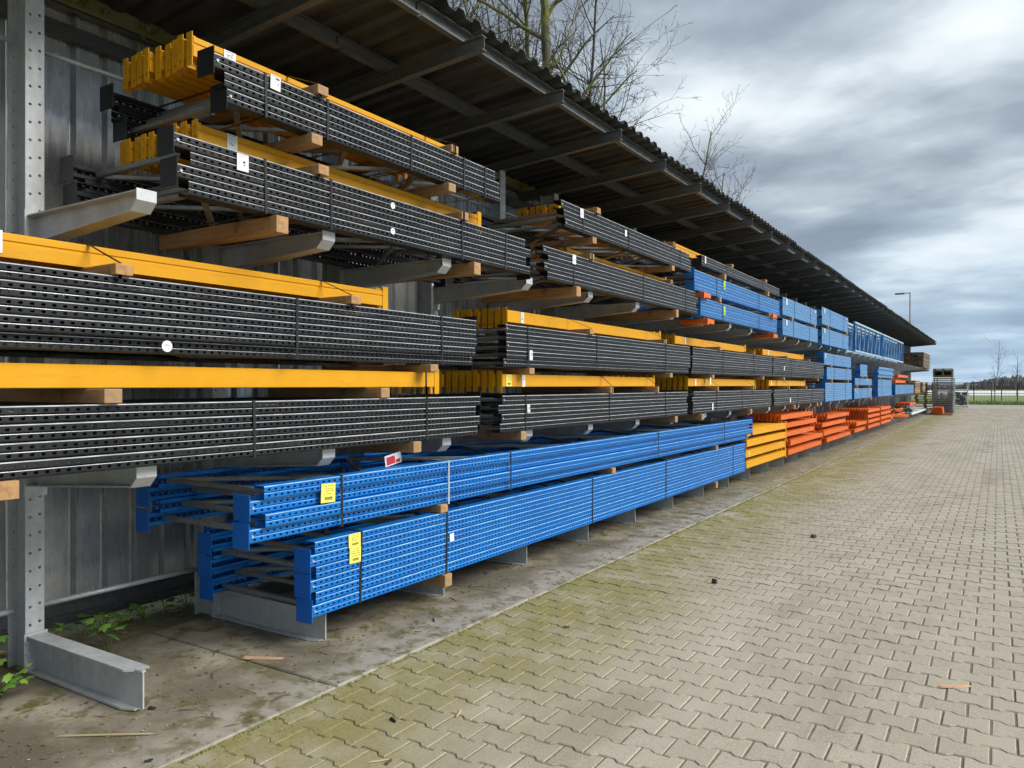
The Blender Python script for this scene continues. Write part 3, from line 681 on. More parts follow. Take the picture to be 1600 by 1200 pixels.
# --- middle tier, four bays of black frames with yellow beams
Z1a, Z1b, T1 = 1.212, 1.517, 0.066
ZB1 = Z1b + T1 + 0.004; Z2a, Z2b = 1.752, 2.105; ZB2 = 2.105 + 0.054
bays = [  # frames Y0,Y1 | yellow low | frames2 | yellow high | straps
    ('nearest', (0.62, 4.90), (0.70, 4.56), (0.60, 4.88), (0.55, 4.13), 2),
    ('second', (5.22, 9.66), (5.42, 8.80), (5.32, 9.78), (5.72, 9.35), 2),
    ('third', (9.88, 14.04), (10.0, 13.4), (9.88, 14.12), (9.86, 13.25), 1),
    ('fourth', (14.24, 18.95), (14.3, 17.4), (14.2, 18.95), (14.4, 17.9), 1)]
for k, (nm, f1, y1, f2, y2, det) in enumerate(bays):
    d1, d2 = f1[1] - f1[0], f2[1] - f2[0]
    s1 = [(2.78, 4.27), (5.62, 7.3, 8.9), (10.9, 12.2), (16.2, 17.6)][k]; s2 = [(3.08, 4.45), (5.66, 7.0, 8.9), (11.2, 12.9), (15.6, 17.8)][k]
    t1 = [(), ((5.66, 1.40, 0.045, 0.07, 'white'),), ((10.7, 1.30, 0.05, 0.10, 'plain'),), ((15.5, 1.31, 0.07, 0.09, 'plain'),)][k]
    t2 = [(), ((5.70, 1.86, 0.05, 0.085, 'white'),), ((10.6, 1.66, 0.05, 0.10, 'plain'),), ((15.0, 1.92, 0.06, 0.08, 'plain'),)][k]
    frame_bundle(f'{nm} black rack frame bundle on the middle arms, the lower of its bay', 'frame bundle', BL, *f1, Z1a, Z1b, 4, det, straps=s1, tags=t1, phase=k % 2, stag=[0.0, 0.03, -0.02, 0.04], plates=(k == 0))
    frame_bundle(f'{nm} black rack frame bundle on the middle tier, above the yellow beams', 'frame bundle', BL, *f2, Z2a, Z2b, 5, det, straps=s2, tags=t2, offs=[-0.05 if k == 0 else -0.02, -0.004, 0.0, -0.003, -0.002], stick=((2.26, 1.79, 0.028),) if k == 0 else (), phase=(k + 1) % 2, plates=(k == 0))
    tl = [((1.52, ZB1 + 0.05, 0.07, 0.09, 'yellow'),), ((5.52, ZB1 + 0.054, 0.085, 0.10, 'yellow'), (5.76, ZB1 + 0.05, 0.05, 0.10, 'white')), ((10.3, ZB1 + 0.054, 0.05, 0.09, 'plain'),), ((14.5, ZB1 + 0.054, 0.05, 0.09, 'plain'),)][k]
    th = [((1.60, ZB2 + 0.065, 0.07, 0.10, 'white'),), ((5.95, ZB2 + 0.055, 0.055, 0.10, 'white'),), ((10.25, ZB2 + 0.055, 0.05, 0.09, 'plain'),), ((14.8, ZB2 + 0.055, 0.05, 0.09, 'plain'),)][k]
    tl_y = [(1.97, 3.82), (7.35, 8.6), (10.9, 12.8), (15.4, 17.0)][k]; th_y = [(2.03, 3.52), (6.85, 8.9), (11.0, 12.9), (15.2, 17.3)][k]
    beam_bundle(f'{nm} bundle of smooth yellow beams between the two middle black frame bundles', 'beam bundle', YE, *y1, ZB1, 9, xf=-3.53, step=False, tags=tl, straps=[(y_ - 0.03, -3.40, ZB1) for y_ in tl_y] if k else [(4.40, -3.53, ZB1 + 0.01)])
    beam_bundle(f'{nm} bundle of yellow beams on top of the middle tier', 'beam bundle', YE, *y2, ZB2, 8, xf=-3.66, step=(k == 0), tags=th, straps=[(y_ - 0.02, -3.40, ZB2) for y_ in th_y])
    timbers(tl_y, Z1b + 0.001, T1, f'under {nm} smooth yellow beams, middle tier')
    timbers(th_y, Z2b + 0.001, 0.052, f'under {nm} uppermost yellow beams, middle tier')
    mid_y = [(1.2, 4.33), (5.70, 9.0), (10.7, 13.4), (14.9, 18.2)][k]
    timbers(mid_y, ZB1 + 0.108 + 0.001, Z2a - ZB1 - 0.112, f'above {nm} smooth yellow beams, middle tier')
    und = [(1.54, 4.14), (5.60, 9.25), (10.2, 12.6), (15.8, 18.2)][k]
    timbers(und, Z1a - 0.078, 0.076, f'under {nm} lowest black frames, middle tier')

# --- top tier
zt = 2.552
def top_bay(nm, fa, ya, fb, yb, det, sa, sb, ta, tb, tya, tyb, ny=10, xa=-3.66, xb=-3.68):
    frame_bundle(f'{nm} black rack frame bundle resting on the top arms', 'frame bundle', BL, *fa, zt, 2.848, 4, det, straps=sa, tags=ta[0], stick=ta[1], stag=[0.03, -0.03, 0.04, -0.05], phase=1, plates=(nm == 'nearest'))
    beam_bundle(f'{nm} bundle of yellow beams between the two top black frame bundles', 'beam bundle', YE, *ya, 2.910, ny, xf=xa, step=True, tags=tya, straps=[(y_ - 0.02, -3.40, 2.91) for y_ in [fa[0] + 0.9, fa[1] - 0.95]])
    timbers((fa[0] + 0.9, fa[1] - 0.95), 2.849, 0.058, f'under {nm} lower yellow beams, top tier')
    timbers((fa[0] + 0.60, fa[1] - 0.80), zt - 0.10, 0.095, f'beside top arms under {nm} black frames')
    timbers((fb[0] + 0.66, fb[1] - 0.65), 3.020, 0.062, f'under {nm} highest black frames')
    frame_bundle(f'{nm} black rack frame bundle highest under the roof', 'frame bundle', BL, *fb, 3.084, 3.324, 3, det, straps=sb, tags=tb, stag=[0.05, 0.03, -0.03], phase=0, plates=(nm == 'nearest'))
    beam_bundle(f'{nm} bundle of yellow beams highest under the roof', 'beam bundle', YE, *yb, 3.384, ny - 1, xf=xb, step=True, tags=tyb, straps=[(y_, -3.40, 3.384) for y_ in [fb[0] + 0.68, fb[1] - 0.6]])
    timbers((fb[0] + 0.70, fb[1] - 0.58), 3.326, 0.056, f'under {nm} highest yellow beams')
top_bay('nearest', (2.35, 5.66), (2.60, 5.28), (2.56, 5.18), (2.60, 5.0), 2, (2.86, 3.35, 4.7, 5.3), (2.86, 3.32, 4.1, 4.72, 5.0),
    (((2.70, 2.79, 0.075, 0.09, 'white'),), ((3.91, 2.80, 0.022), (3.91, 2.63, 0.022))), ((2.92, 3.29, 0.07, 0.08, 'white'),), ((2.82, 2.97, 0.07, 0.09, 'white'),), ((2.82, 3.45, 0.08, 0.08, 'white'),))
top_bay('second', (5.97, 10.04), (7.0, 9.8), (6.28, 9.76), (7.1, 9.7), 2, (6.5, 8.2, 9.6), (6.7, 7.8, 9.4), (((6.5, 2.80, 0.07, 0.09, 'white'),), ()), ((6.66, 3.27, 0.07, 0.09, 'white'), (7.7, 3.25, 0.05, 0.07, 'plain')), (), (), ny=8, xa=-3.76, xb=-3.90)
# third top bay: thin black bundle over two blue bundles
B1 = 'blue_paint'
frame_bundle('lower blue rack frame bundle with orange wedges on the top arms', 'frame bundle', 'mid_blue_paint', 10.2, 14.45, zt, 2.80, 3, 1, straps=(11.2, 13.2), tags=((11.25, 2.70, 0.09, 0.13, 'green'),), hole='rect')
frame_bundle('upper blue rack frame bundle beside the second black bay', 'frame bundle', 'mid_blue_paint', 9.95, 14.65, 2.875, 3.15, 3, 1, straps=(10.9, 13.2), tags=((11.25, 3.08, 0.09, 0.13, 'green'),), hole='rect', phase=0)
frame_bundle('thin black rack frame bundle highest in the third bay', 'frame bundle', BL, 10.25, 14.65, 3.235, 3.385, 2, 1, straps=(11.4, 13.4), tags=((10.38, 3.33, 0.05, 0.10, 'plain'),))
beam_bundle('short bundle of yellow beams behind the thin black bundle under the roof', 'beam bundle', YE, 10.0, 12.6, 3.42, 6, xf=-3.7)
timbers((11.6, 13.6), 3.387, 0.045, 'on the thin black bundle of the third bay')
timbers((11.2, 13.7), 3.152, 0.082, 'under the thin black bundle of the third bay')
timbers((11.0, 13.9), 2.802, 0.072, 'between the two blue top bundles of the third bay')
def wedge(y, z, label):
    g = props(obj('orange_beam_offcut', cached('off', lambda: join(box(-0.35, 0.03, -0.15, 0.15, 0, 0.05), box(-0.35, 0.028, -0.14, 0.14, 0.05, 0.062), box(0.03, 0.036, -0.16, -0.10, -0.02, 0.07)), 'orange_paint', 'offcut'), None, (XF + 0.03, y, z)), label, 'beam offcut')
wedge(10.30, 2.80, 'short orange beam on the near end of the lower blue top bundle')
wedge(10.45, 2.452, 'short orange beam under the near end of the lower blue top bundle')
wedge(14.05, 2.80, 'short orange beam on the far end of the lower blue top bundle')
wedge(14.1, 2.452, 'short orange beam under the far end of the lower blue top bundle')
for k, (nm, a, b, za, zb, zc, zd) in enumerate((('fourth', 14.9, 18.1, zt, 2.86, 2.93, 3.27), ('fifth', 18.7, 22.3, zt, 2.93, 3.01, 3.41))):
    frame_bundle(f'lower blue rack frame bundle in the {nm} top bay', 'frame bundle', 'light_blue_sheen_paint', a, b + 0.1, za, zb, 4, 0, straps=(a + 0.9, b - 0.8), tags=((a + 0.3, zb - 0.06, 0.09, 0.11, 'plain'),))
    frame_bundle(f'upper blue rack frame bundle in the {nm} top bay', 'frame bundle', 'light_blue_sheen_paint', a, b, zc, zd, 4, 0, straps=(a + 1.0, b - 0.7), tags=((a + 0.3, zd - 0.08, 0.09, 0.12, 'plain'), (b - 0.2, zd - 0.05, 0.08, 0.06, 'plain')))
    timbers((a + 0.7, b - 0.3), zb + 0.001, zc - zb - 0.003, f'between the two blue frame bundles of the {nm} top bay')

# lattice girders standing on edge, far top bay
def lattice_vf(L, H):
    parts = [box(-0.03, 0.03, 0, L, 0, 0.05), box(-0.03, 0.03, 0, L, H - 0.05, H)]
    n = int(L / 0.55)
    for i in range(n):
        for a, b in ((0.02, 0.98), (0.98, 0.02)):
            y0, y1 = i * L / n, (i + 0.5) * L / n
            if a > b: y0, y1 = (i + 0.5) * L / n, (i + 1) * L / n
            parts.append(tube([(0, y0, 0.03 + a * (H - 0.06)), (0, y1, 0.03 + b * (H - 0.06))], 0.014, 4, False))
    return join(*parts)
def girder_part(L, H): return lattice_vf(L, H)
for k in range(5):
    x = XF - 0.03 - k * 0.23
    for half, (ya, yb) in enumerate(((23.6, 29.6), (29.8, 36.6))):
        g = empty('lattice_girder', (x, ya, zt), f'{ORD[k] if k < 6 else "seventh"} blue lattice girder from the front in the {"nearer" if half == 0 else "farther"} girder row', 'girder', 'blue lattice girders on the far top arms')
        L, H = yb - ya, 0.86; jy = R.uniform(-0.1, 0.1)
        obj('chord', bx(0.06, L, 0.055, 'pale_blue_paint', 0.004), g, (x, (ya + yb) / 2 + jy, zt + 0.0275)); obj('chord', bx(0.06, L, 0.055, 'pale_blue_paint', 0.004), g, (x, (ya + yb) / 2 + jy, zt + H - 0.0275))
        n = int(L / 0.85)
        for i in range(n):
            y0, ym, y1 = ya + jy + i * L / n, ya + jy + (i + 0.5) * L / n, ya + jy + (i + 1) * L / n
            ln = math.hypot(ym - y0, H - 0.08); an = math.atan2(H - 0.08, ym - y0)
            dm = cached(('diag', round(ln, 2)), lambda: bbox(0.024, round(ln, 2), 0.024, 0.004), 'light_blue_sheen_paint', 'diagonal')
            obj('diagonal', dm, g, (x, (y0 + ym) / 2, zt + H / 2), (an, 0, 0)); obj('diagonal', dm, g, (x, (ym + y1) / 2, zt + H / 2), (-an, 0, 0))
        for ye in (ya + jy + 0.02, yb + jy - 0.02): obj('end_post', bx(0.05, 0.05, H - 0.12, 'blue_paint', 0.004), g, (x, ye, zt + H / 2))

# timber stack at the far end of the top tier
def plank_stack(label, Y0, Y1, Z0, nz, nx, x1=XF, pw=0.11, ph=0.075, mat='weathered_wood', along='y', name='timber_stack', cat='timber stack', gap=0.006):
    g = empty(name, (x1 - nx * pw / 2, (Y0 + Y1) / 2, Z0), label, cat)
    for l in range(nz):
        for i in range(nx):
            obj('plank', bx(round(pw - gap - R.choice((0, 0.02)), 3), round(Y1 - Y0, 2), round(ph - gap - R.choice((0, 0.018)), 3), R.choice((mat, mat, 'weathered_wood')), 0.004), g, (x1 - pw / 2 - i * pw + R.uniform(-0.012, 0.012), (Y0 + Y1) / 2 + R.uniform(-0.08, 0.08), Z0 + ph / 2 + l * ph))
    return g
plank_stack('dark weathered timber stack on the farthest top arms', 47.2, 51.8, 2.56, 9, 7, pw=0.15, ph=0.095)

# --- middle tier beyond the black bays: blue bundles
def bb(label, *a, **k): frame_bundle(label, 'frame bundle', 'light_blue_sheen_paint', *a, plate_mat='blue_paint', **k)
bb('thick blue bundle at the bottom of the first all blue middle bay', 19.1, 22.95, 1.212, 1.66, 5, 0, straps=(20.2, 21.9))
bb('second blue bundle up in the first all blue middle bay', 19.3, 22.9, 1.74, 2.03, 4, 0, straps=(20.3, 22.0))
bb('top blue bundle of the first all blue middle bay', 18.95, 22.8, 2.08, 2.36, 3, 0, straps=(20.2,), tags=((19.1, 2.30, 0.08, 0.10, 'plain'),))
timbers((19.9, 22.3), 1.662, 0.076, 'over the thick blue middle bundle'); timbers((19.8, 22.2), 2.031, 0.047, 'under the top blue bundle of the first blue bay')
bb('lower blue bundle of the second all blue middle bay', 23.4, 26.9, 1.212, 1.51, 4, 0, straps=(24.6, 26.0), tags=((23.6, 1.46, 0.07, 0.09, 'plain'), (26.7, 1.45, 0.07, 0.09, 'plain')))
bb('middle blue bundle of the second all blue middle bay', 23.5, 26.9, 1.60, 1.80, 3, 0, straps=(24.4,), tags=((25.8, 1.75, 0.08, 0.09, 'plain'),))
bb('short blue bundle on top of the second all blue middle bay', 24.5, 25.9, 1.86, 2.22, 4, 0)
timbers((23.8, 26.2), 1.512, 0.086, 'in the second all blue middle bay'); timbers((24.8, 25.7), 1.802, 0.056, 'under the short blue bundle')
bb('tall blue bundle with dark end plates in the third all blue middle bay', 28.4, 32.3, 1.212, 1.80, 7, 0, straps=(29.4,))
bb('upper blue bundle of the third all blue middle bay', 28.6, 33.0, 1.87, 2.23, 4, 0, offs=[-0.03, 0.0, -0.03, 0.0])
timbers((29.0, 32.0), 1.802, 0.066, 'in the third all blue middle bay')
bb('long low blue bundle in the farthest blue middle bay', 33.6, 41.3, 1.23, 1.62, 5, 0, straps=(35.0, 38.0))
OR = 'orange_paint'
beam_bundle('orange beams piled on the farthest blue bundle', 'beam bundle', OR, 33.8, 37.6, 1.70, 8, xf=XF - 0.02, layers=1)
beam_bundle('short orange beams lying highest in the far middle tier', 'beam bundle', OR, 35.0, 39.0, 1.93, 7, xf=XF - 0.05, layers=1)
plank_stack('pale timber stack at the far end of the middle tier', 42.2, 44.9, 1.22, 8, 6, pw=0.16, ph=0.078, mat='pine_wood')
plank_stack('brown crate timber stack last on the middle tier', 46.6, 49.7, 1.22, 5, 6, pw=0.16, ph=0.11, mat='pine_wood')

# --- bottom tier beyond the long blue frames
beam_bundle('stack of four layers of yellow beams beside the long blue frames', 'beam stack', YE, 12.45, 15.15, 0.262, 11, xf=XF, layers=4, dz=0.172, h=0.105, ch=0.168, cdz=-0.032, jit=0.006, tags=((12.6, 0.48, 0.09, 0.08, 'yellow'),), name='beam_stack', yoff=[0.0, -0.04, 0.02, 0.03])
def ostack(label, Y0, Y1, z, nl, n, yo, xf=XF, h=0.088, dz=0.17):
    beam_bundle(label, 'beam stack', OR, Y0, Y1, z, n, xf=xf, layers=nl, dz=dz, h=h, ch=0.165, cdz=-0.03, jit=0.02, yoff=yo, name='beam_stack', step=False)
ostack('lower stack of orange beams right behind the yellow beam stack', 15.35, 18.6, 0.25, 2, 10, [0, 0.2])
ostack('upper stack of orange beams behind the yellow beam stack', 15.1, 18.0, 0.60, 3, 9, [0.1, 0.35, -0.1], xf=XF - 0.05)
ostack('slanting pile of orange beams in the second orange bay, lower part', 19.2, 22.6, 0.25, 2, 9, [0.1, -0.25])
ostack('loose orange beams on top of the second orange bay', 19.0, 22.2, 0.60, 2, 7, [0.3, 0.9], xf=XF - 0.1)
ostack('low orange beam stack before the tall red orange stack', 23.6, 25.6, 0.25, 2, 8, [0.0, 0.3], xf=XF - 0.02)
ostack('tall four layer orange beam stack with its end plates showing', 26.1, 28.9, 0.245, 4, 14, [0, 0.02, -0.02, 0.03], dz=0.165)
ostack('four layer orange beam stack farther along the rack feet', 29.2, 32.0, 0.245, 4, 14, [0, 0.02, -0.02, 0.0], dz=0.165)
def heap(label, name, cat, Y0, Y1, z0, nb, mat, spread=0.3, x0=-3.55, part='beam'):
    g = empty(name, (-3.9, (Y0 + Y1) / 2, z0), label, cat)
    for i in range(nb):
        L = R.uniform(0.7, 1.0) * (Y1 - Y0)
        obj(part, bx(0.05, round(L, 1), 0.10, mat, 0.004), g, (x0 - R.uniform(0, 0.8), (Y0 + Y1) / 2 + R.uniform(-spread, spread), z0 + 0.05 + R.uniform(0, 0.30)), (R.uniform(-0.05, 0.05), R.uniform(-0.6, 0.6), R.uniform(-0.12, 0.12)))
heap('untidy heap of orange beams past the tall orange stacks', 'beam_heap', 'beam heap', 33.0, 38.0, 0.24, 16, OR)
heap('loose grey steel profiles at the far end of the rack feet', 'profile_heap', 'steel profiles', 39.0, 46.0, 0.24, 14, 'grey_paint', part='profile')
for i in range(5):
    props(obj('steel_profile', bx(0.10, 9.0, 0.08, 'white_paint' if i % 2 == 0 else 'bright_galvanised', 0.004), None, (XF - 0.02 - 0.12 * i, 44.6, 0.262 + 0.0)), f'{ORD[i]} pale steel profile from the yard side on the farthest feet', 'steel profile', 'pale profiles at the far end')
beam_bundle('small bundle of orange beams on pale profiles at the far end', 'beam bundle', OR, 40.0, 43.0, 0.66, 8, xf=XF - 0.05, layers=1)

# ------------------------------------------------------------------ yard end: decks, crate, cage, fence, lamp
def deck_vf():
    w, l = 1.0, 2.6; p = []
    for x in (0, w - 0.04): p.append(box(x, x + 0.04, 0, l, 0, 0.05))
    for y in (0, l - 0.04): p.append(box(0.04, w - 0.04, y, y + 0.04, 0.0, 0.05))
    for i in range(1, 9): p.append(box(0.04, w - 0.04, i * l / 9 - 0.015, i * l / 9 + 0.015, 0.01, 0.03))
    p.append(box(0.04, w - 0.04, 0.04, l - 0.04, 0.031, 0.036))
    return join(*p)
dm = mesh('deck', deck_vf(), 'grey_paint')
g = empty('deck_stack', (-2.6, 50, 0), 'tall stack of grey metal shelf decks standing on the yard past the shed', 'deck stack')
for i in range(20): obj('deck', dm, g, (-3.08 + R.uniform(-.02, .02), 48.4 + R.uniform(-.04, .04), 0.02 + i * 0.102))
for x in (-3.0, -2.15):
    for yy in (48.5, 50.8): obj('post', bx(0.05, 0.05, 2.02, 'grey_paint'), g, (x, yy, 1.02))
g = empty('wooden_crate', (-2.6, 49.2, 2.06), 'small open wooden crate on top of the tall deck stack', 'crate')
for z in (2.10, 2.42): obj('board', bx(0.92, 0.03, 0.10, 'weathered_wood'), g, (-2.6, 48.7, z))
for z in (2.10, 2.42): obj('board', bx(0.92, 0.03, 0.10, 'weathered_wood'), g, (-2.6, 49.7, z))
for x in (-3.04, -2.6, -2.16): obj('post', bx(0.09, 0.98, 0.42, 'weathered_wood'), g, (x, 49.2, 2.29))
obj('board', bx(0.90, 0.02, 0.40, 'weathered_wood'), g, (-2.6, 49.5, 2.28)); obj('board', bx(0.92, 0.98, 0.025, 'weathered_wood'), g, (-2.6, 49.2, 2.515))
g = empty('beam_pile', (-2.7, 47.3, 0), 'small pile of orange beams on a plank in front of the deck stack', 'beam pile')
obj('plank', bx(1.1, 0.20, 0.09, 'pine_wood'), g, (-2.62, 47.0, 0.05)); obj('plank', bx(1.1, 0.20, 0.09, 'pine_wood'), g, (-2.62, 47.9, 0.05))
for l in range(3):
    for i in range(9 - l): obj('beam', bx(0.05, 1.3, 0.11, OR), g, (-3.05 + 0.066 * i + l * 0.05, 47.45 + R.uniform(-.05, .05), 0.15 + l * 0.115))
def pallet_stack(label, x, y, n):
    g = empty('pallet_stack', (x, y, 0), label, 'pallet stack')
    for i in range(n):
        jx, jy = R.uniform(-.03, .03), R.uniform(-.03, .03); z = i * 0.145
        for k in range(5): obj('slat', bx(1.2, 0.11, 0.022, R.choice(('weathered_wood', 'pine_wood'))), g, (x + jx, y + jy - 0.35 + k * 0.175, z + 0.132))
        for k in range(3):
            for q in (-0.5, 0, 0.5): obj('block', bx(0.12, 0.09, 0.09, 'weathered_wood'), g, (x + jx + q, y + jy - 0.35 + k * 0.35, z + 0.07))
            obj('skid', bx(1.2, 0.09, 0.022, 'weathered_wood'), g, (x + jx, y + jy - 0.35 + k * 0.35, z + 0.013))
pallet_stack('brown wooden pallet stack just past the roof end', -3.9, 55.0, 11)
pallet_stack('lower wooden pallet stack near the black fence', -3.6, 66.0, 7)
g = empty('mesh_cage', (-2.4, 62, 0), 'dark mesh cage of steel parts with a white post behind the deck stack', 'cage')
for i in range(9): obj('rail', bx(1.1, 0.03, 0.03, 'pole_grey'), g, (-2.35, 61.5, 0.12 + i * 0.14))
for i in range(10): obj('bar', bx(0.02, 0.02, 1.25, 'pole_grey'), g, (-2.87 + i * 0.115, 61.52, 0.65))
for i in range(26): obj('steel_part', bx(0.22, 0.7, 0.14, 'dark_trim_steel'), g, (-2.8 + R.uniform(0, 0.9), 61.9 + R.uniform(0, .2), 0.12 + R.uniform(0, 0.95)), (0, R.uniform(-.6, .6), R.uniform(-.4, .4)))
obj('post', bx(0.07, 0.07, 1.55, 'white_paint'), g, (-1.78, 61.4, 0.78)); obj('rail', bx(1.1, 0.05, 0.06, 'white_paint'), g, (-2.35, 61.4, 1.30))

FY = 77.0
fence = empty('mesh_fence', (2, FY, 0), 'black wire mesh fence between the yard and the meadow', 'fence')
x = -14.3
while x < 26:
    obj('post', bx(0.07, 0.07, 1.86, 'fence_black'), fence, (x, FY, 0.90)); x += 3.13
obj('rail', bx(41, 0.04, 0.05, 'fence_black'), fence, (6, FY, 1.80)); obj('rail', bx(41, 0.03, 0.035, 'fence_black'), fence, (6, FY, 0.90))
V, F = [], []
for i in range(int(41 / 0.25)):
    b = len(V); v, f = box(-14.5 + i * 0.25, -14.5 + i * 0.25 + 0.006, FY - 0.003, FY + 0.003, 0.05, 1.8); V += v; F += [tuple(q + b for q in h) for h in f]
props(obj('wire', mesh('wire', (V, F), 'fence_black'), fence, (0, 0, 0)), kind='stuff')
# rough grass behind the fence
V, F = [], []
for i in range(5200):
    x = R.uniform(-12, 22); y = 75.2 + abs(R.gauss(0, 4)); h = R.uniform(0.08, 0.42) * (1 if y < 80 else 0.7); a = R.uniform(0, 6.28); w = R.uniform(0.02, 0.05)
    b = len(V); V += [(x - w * math.cos(a), y - w * math.sin(a), -0.07), (x + w * math.cos(a), y + w * math.sin(a), -0.07), (x + R.uniform(-.1, .1), y + R.uniform(-.1, .1), h)]; F.append((b, b + 1, b + 2))
props(obj('meadow_grass', mesh('meadow_grass', (V, F), 'grass_blades'), None), 'rough green grass along the black fence', 'grass', kind='stuff')
V, F = prism([(0, -0.05), (0.9, 0.55), (3.5, 0.70), (6, 0.5), (7, -0.05)], -70, 160, 'x')
props(obj('foil_row', mesh('foil_row', ([(a, 150 + b, c) for a, b, c in V], F), 'foil_white'), None, (0, 0, -0.05)), 'long white foil covered field row beyond the fence', 'foil row')

g = empty('street_lamp', (-4.85, 56, 0), 'tall grey lamp post rising behind the far end of the roof', 'street lamp')
obj('post', mesh('post', tube([(0, 0, 0), (0, 0, 4), (0, 0, 7.6)], [0.07, 0.05, 0.035], 10), 'pole_grey', True), g, (-4.85, 56, 0))
obj('arm', bx(0.55, 0.05, 0.05, 'pole_grey'), g, (-5.10, 56, 7.6)); obj('lamp_head', bx(0.55, 0.2, 0.09, 'pole_grey'), g, (-5.45, 56, 7.58))

# ------------------------------------------------------------------ trees
def grow(rr, p, d, length, r0, depth, out, thick, upw=0.15, wob=0.22, gap=0.0, taper=0.82):
    n = max(3, int(length / (0.5 if depth == 0 else 0.22))); pts = [p.copy()]; rad = [r0]; d = d.normalized()
    step = length / n
    for i in range(n):
        d = (d + Vector((rr.uniform(-1, 1), rr.uniform(-1, 1), rr.uniform(-1, 1) + upw)) * wob * (0.35 if depth == 0 else 1)).normalized()
        pts.append(pts[-1] + d * step); rad.append(max(r0 * (1 - (taper if depth == 0 else 0.82) * (i + 1) / n), 0.0045))
    out[0 if (r0 > thick) else 1].append((pts, rad, 7 if depth == 0 else (5 if r0 > 0.03 else 3)))
    if depth >= 4 or length < 0.25: return
    k = {0: int(length * 2.1), 1: int(length * 3.2), 2: int(length * 3.8), 3: int(length * 3.8)}[depth]
    for j in range(max(k, 2)):
        t_ = rr.uniform(gap if depth == 0 else 0.12, 0.99); i = min(int(t_ * n), n - 1); f = t_ * n - i
        q = pts[i].lerp(pts[i + 1], f); dd = (pts[i + 1] - pts[i]).normalized()
        u = dd.orthogonal().normalized(); u.rotate(Matrix.Rotation(rr.uniform(0, 6.283), 3, dd))
        an = math.radians(rr.uniform(28, 62)); nd = dd * math.cos(an) + u * math.sin(an)
        grow(rr, q, nd, length * rr.uniform(0.20, 0.40) * (0.92 if depth == 0 else 1.0) * (1.15 - 0.5 * t_), max(rad[i] * rr.uniform(0.35, 0.6), 0.005), depth + 1, out, thick, upw, wob)
def tree(name, label, base, top, r0, seed, group=None, gap=0.35, maxd=0, bark='bark', twig='twig_bark', upw=0.15, lean=None, start=0, taper=0.82, wob=0.2):
    rr = random.Random(seed); out = ([], []); b = Vector(base); tp = Vector(top); d = tp - b
    grow(rr, b, d, d.length, r0, start, out, 0.028, upw, wob, gap, taper)
    g = empty(name, base, label, 'tree', group)
    for part, lst, m in (('trunk', out[0], bark), ('crown', out[1], twig)):
        if not lst: continue
        V, F = [], []
        for pts, rad, sd_ in lst:
            v, f = tube(pts, rad, sd_, False); k = len(V); V += v; F += [tuple(q + k for q in h) for h in f]
        obj(part, mesh(part, ([(x - base[0], y - base[1], z - base[2]) for x, y, z in V], F), m, True), g, base)
tg = 'bare trees behind the shed'
tree('bare_tree', 'thin bare tree leftmost above the roof edge', (-11, 15.4, 0), (-11.2, 15.8, 13.5), 0.10, 11, tg)
tree('bare_tree', 'bare tree with thick green mossy trunk, second from the left', (-10.6, 17.0, 0), (-10.8, 17.4, 15.5), 0.22, 12, tg, taper=0.7)
tree('bare_tree', 'bare tree with slim grey stem between two mossy trunks', (-10.8, 18.2, 0), (-10.6, 18.9, 14), 0.13, 13, tg, taper=0.7)
tree('bare_tree', 'bare tree with forked yellow green mossy trunk above the roof', (-10.6, 18.7, 0), (-10.4, 19.0, 15.5), 0.24, 14, tg, taper=0.7)
tree('bare_tree', 'dark slender bare tree right of the mossy trunks', (-10.8, 19.6, 0), (-10.6, 20.3, 14), 0.10, 15, tg, bark='twig_bark')
tree('bare_tree', 'leaning dark bare tree nearest to the open grey sky', (-10.6, 20.6, 0), (-10.4, 23.2, 13.4), 0.10, 16, tg, bark='twig_bark')
tree('bare_tree', 'bushy bare tree farther back over the middle of the roof', (-11, 30.6, 0), (-11, 31.0, 12.6), 0.14, 17, tg, gap=0.42)
tree('bare_tree', 'lower bare tree beside the bushy one over the roof', (-11, 35.0, 0), (-10.8, 36.6, 12.0), 0.12, 18, tg, gap=0.42)
tree('bare_tree', 'spreading bare tree on the meadow at the right edge', (2.6, 150, -0.07), (2.8, 150, 6.4), 0.12, 21, None, gap=0.3, bark='far_bark', twig='far_bark')
tree('bare_tree', 'slim leaning young tree between stakes beyond the fence', (-0.3, 86, -0.07), (-0.75, 86, 6.0), 0.045, 22, None, gap=0.6, bark='far_bark', twig='far_bark', start=1, wob=0.06)
for i, x in enumerate((-0.55, 0.25)):
    props(obj('tree_stake', bx(0.09, 0.09, 1.7, 'weathered_wood'), None, (x, 85.6, 0.80)), f'{"left" if i == 0 else "right"} wooden stake beside the slim young tree', 'stake')
# far wood along the horizon
V, F = [], []
for i in range(3800):
    x = R.uniform(-260, 330); y = 330 + R.uniform(0, 60); h = (3.2 + 2.2 * math.sin(x * 0.05) + 1.2 * math.sin(x * 0.17 + 1)) * R.uniform(0.3, 0.85) + 1.6; r = R.uniform(0.35, 1.1)
    pts = [(x, y, -0.1), (x + R.uniform(-.3, .3), y, h * 0.45), (x + R.uniform(-.5, .5), y, h * 0.8), (x + R.uniform(-.6, .6), y, h)]
    v, f = tube(pts, [r * 0.6, r, r * 0.7, r * 0.1], 5); b = len(V); V += v; F += [tuple(q + b for q in g2) for g2 in f]
props(obj('far_wood', mesh('far_wood', (V, F), 'far_bark'), None), 'grey brown line of distant woods on the horizon', 'woods', kind='stuff')

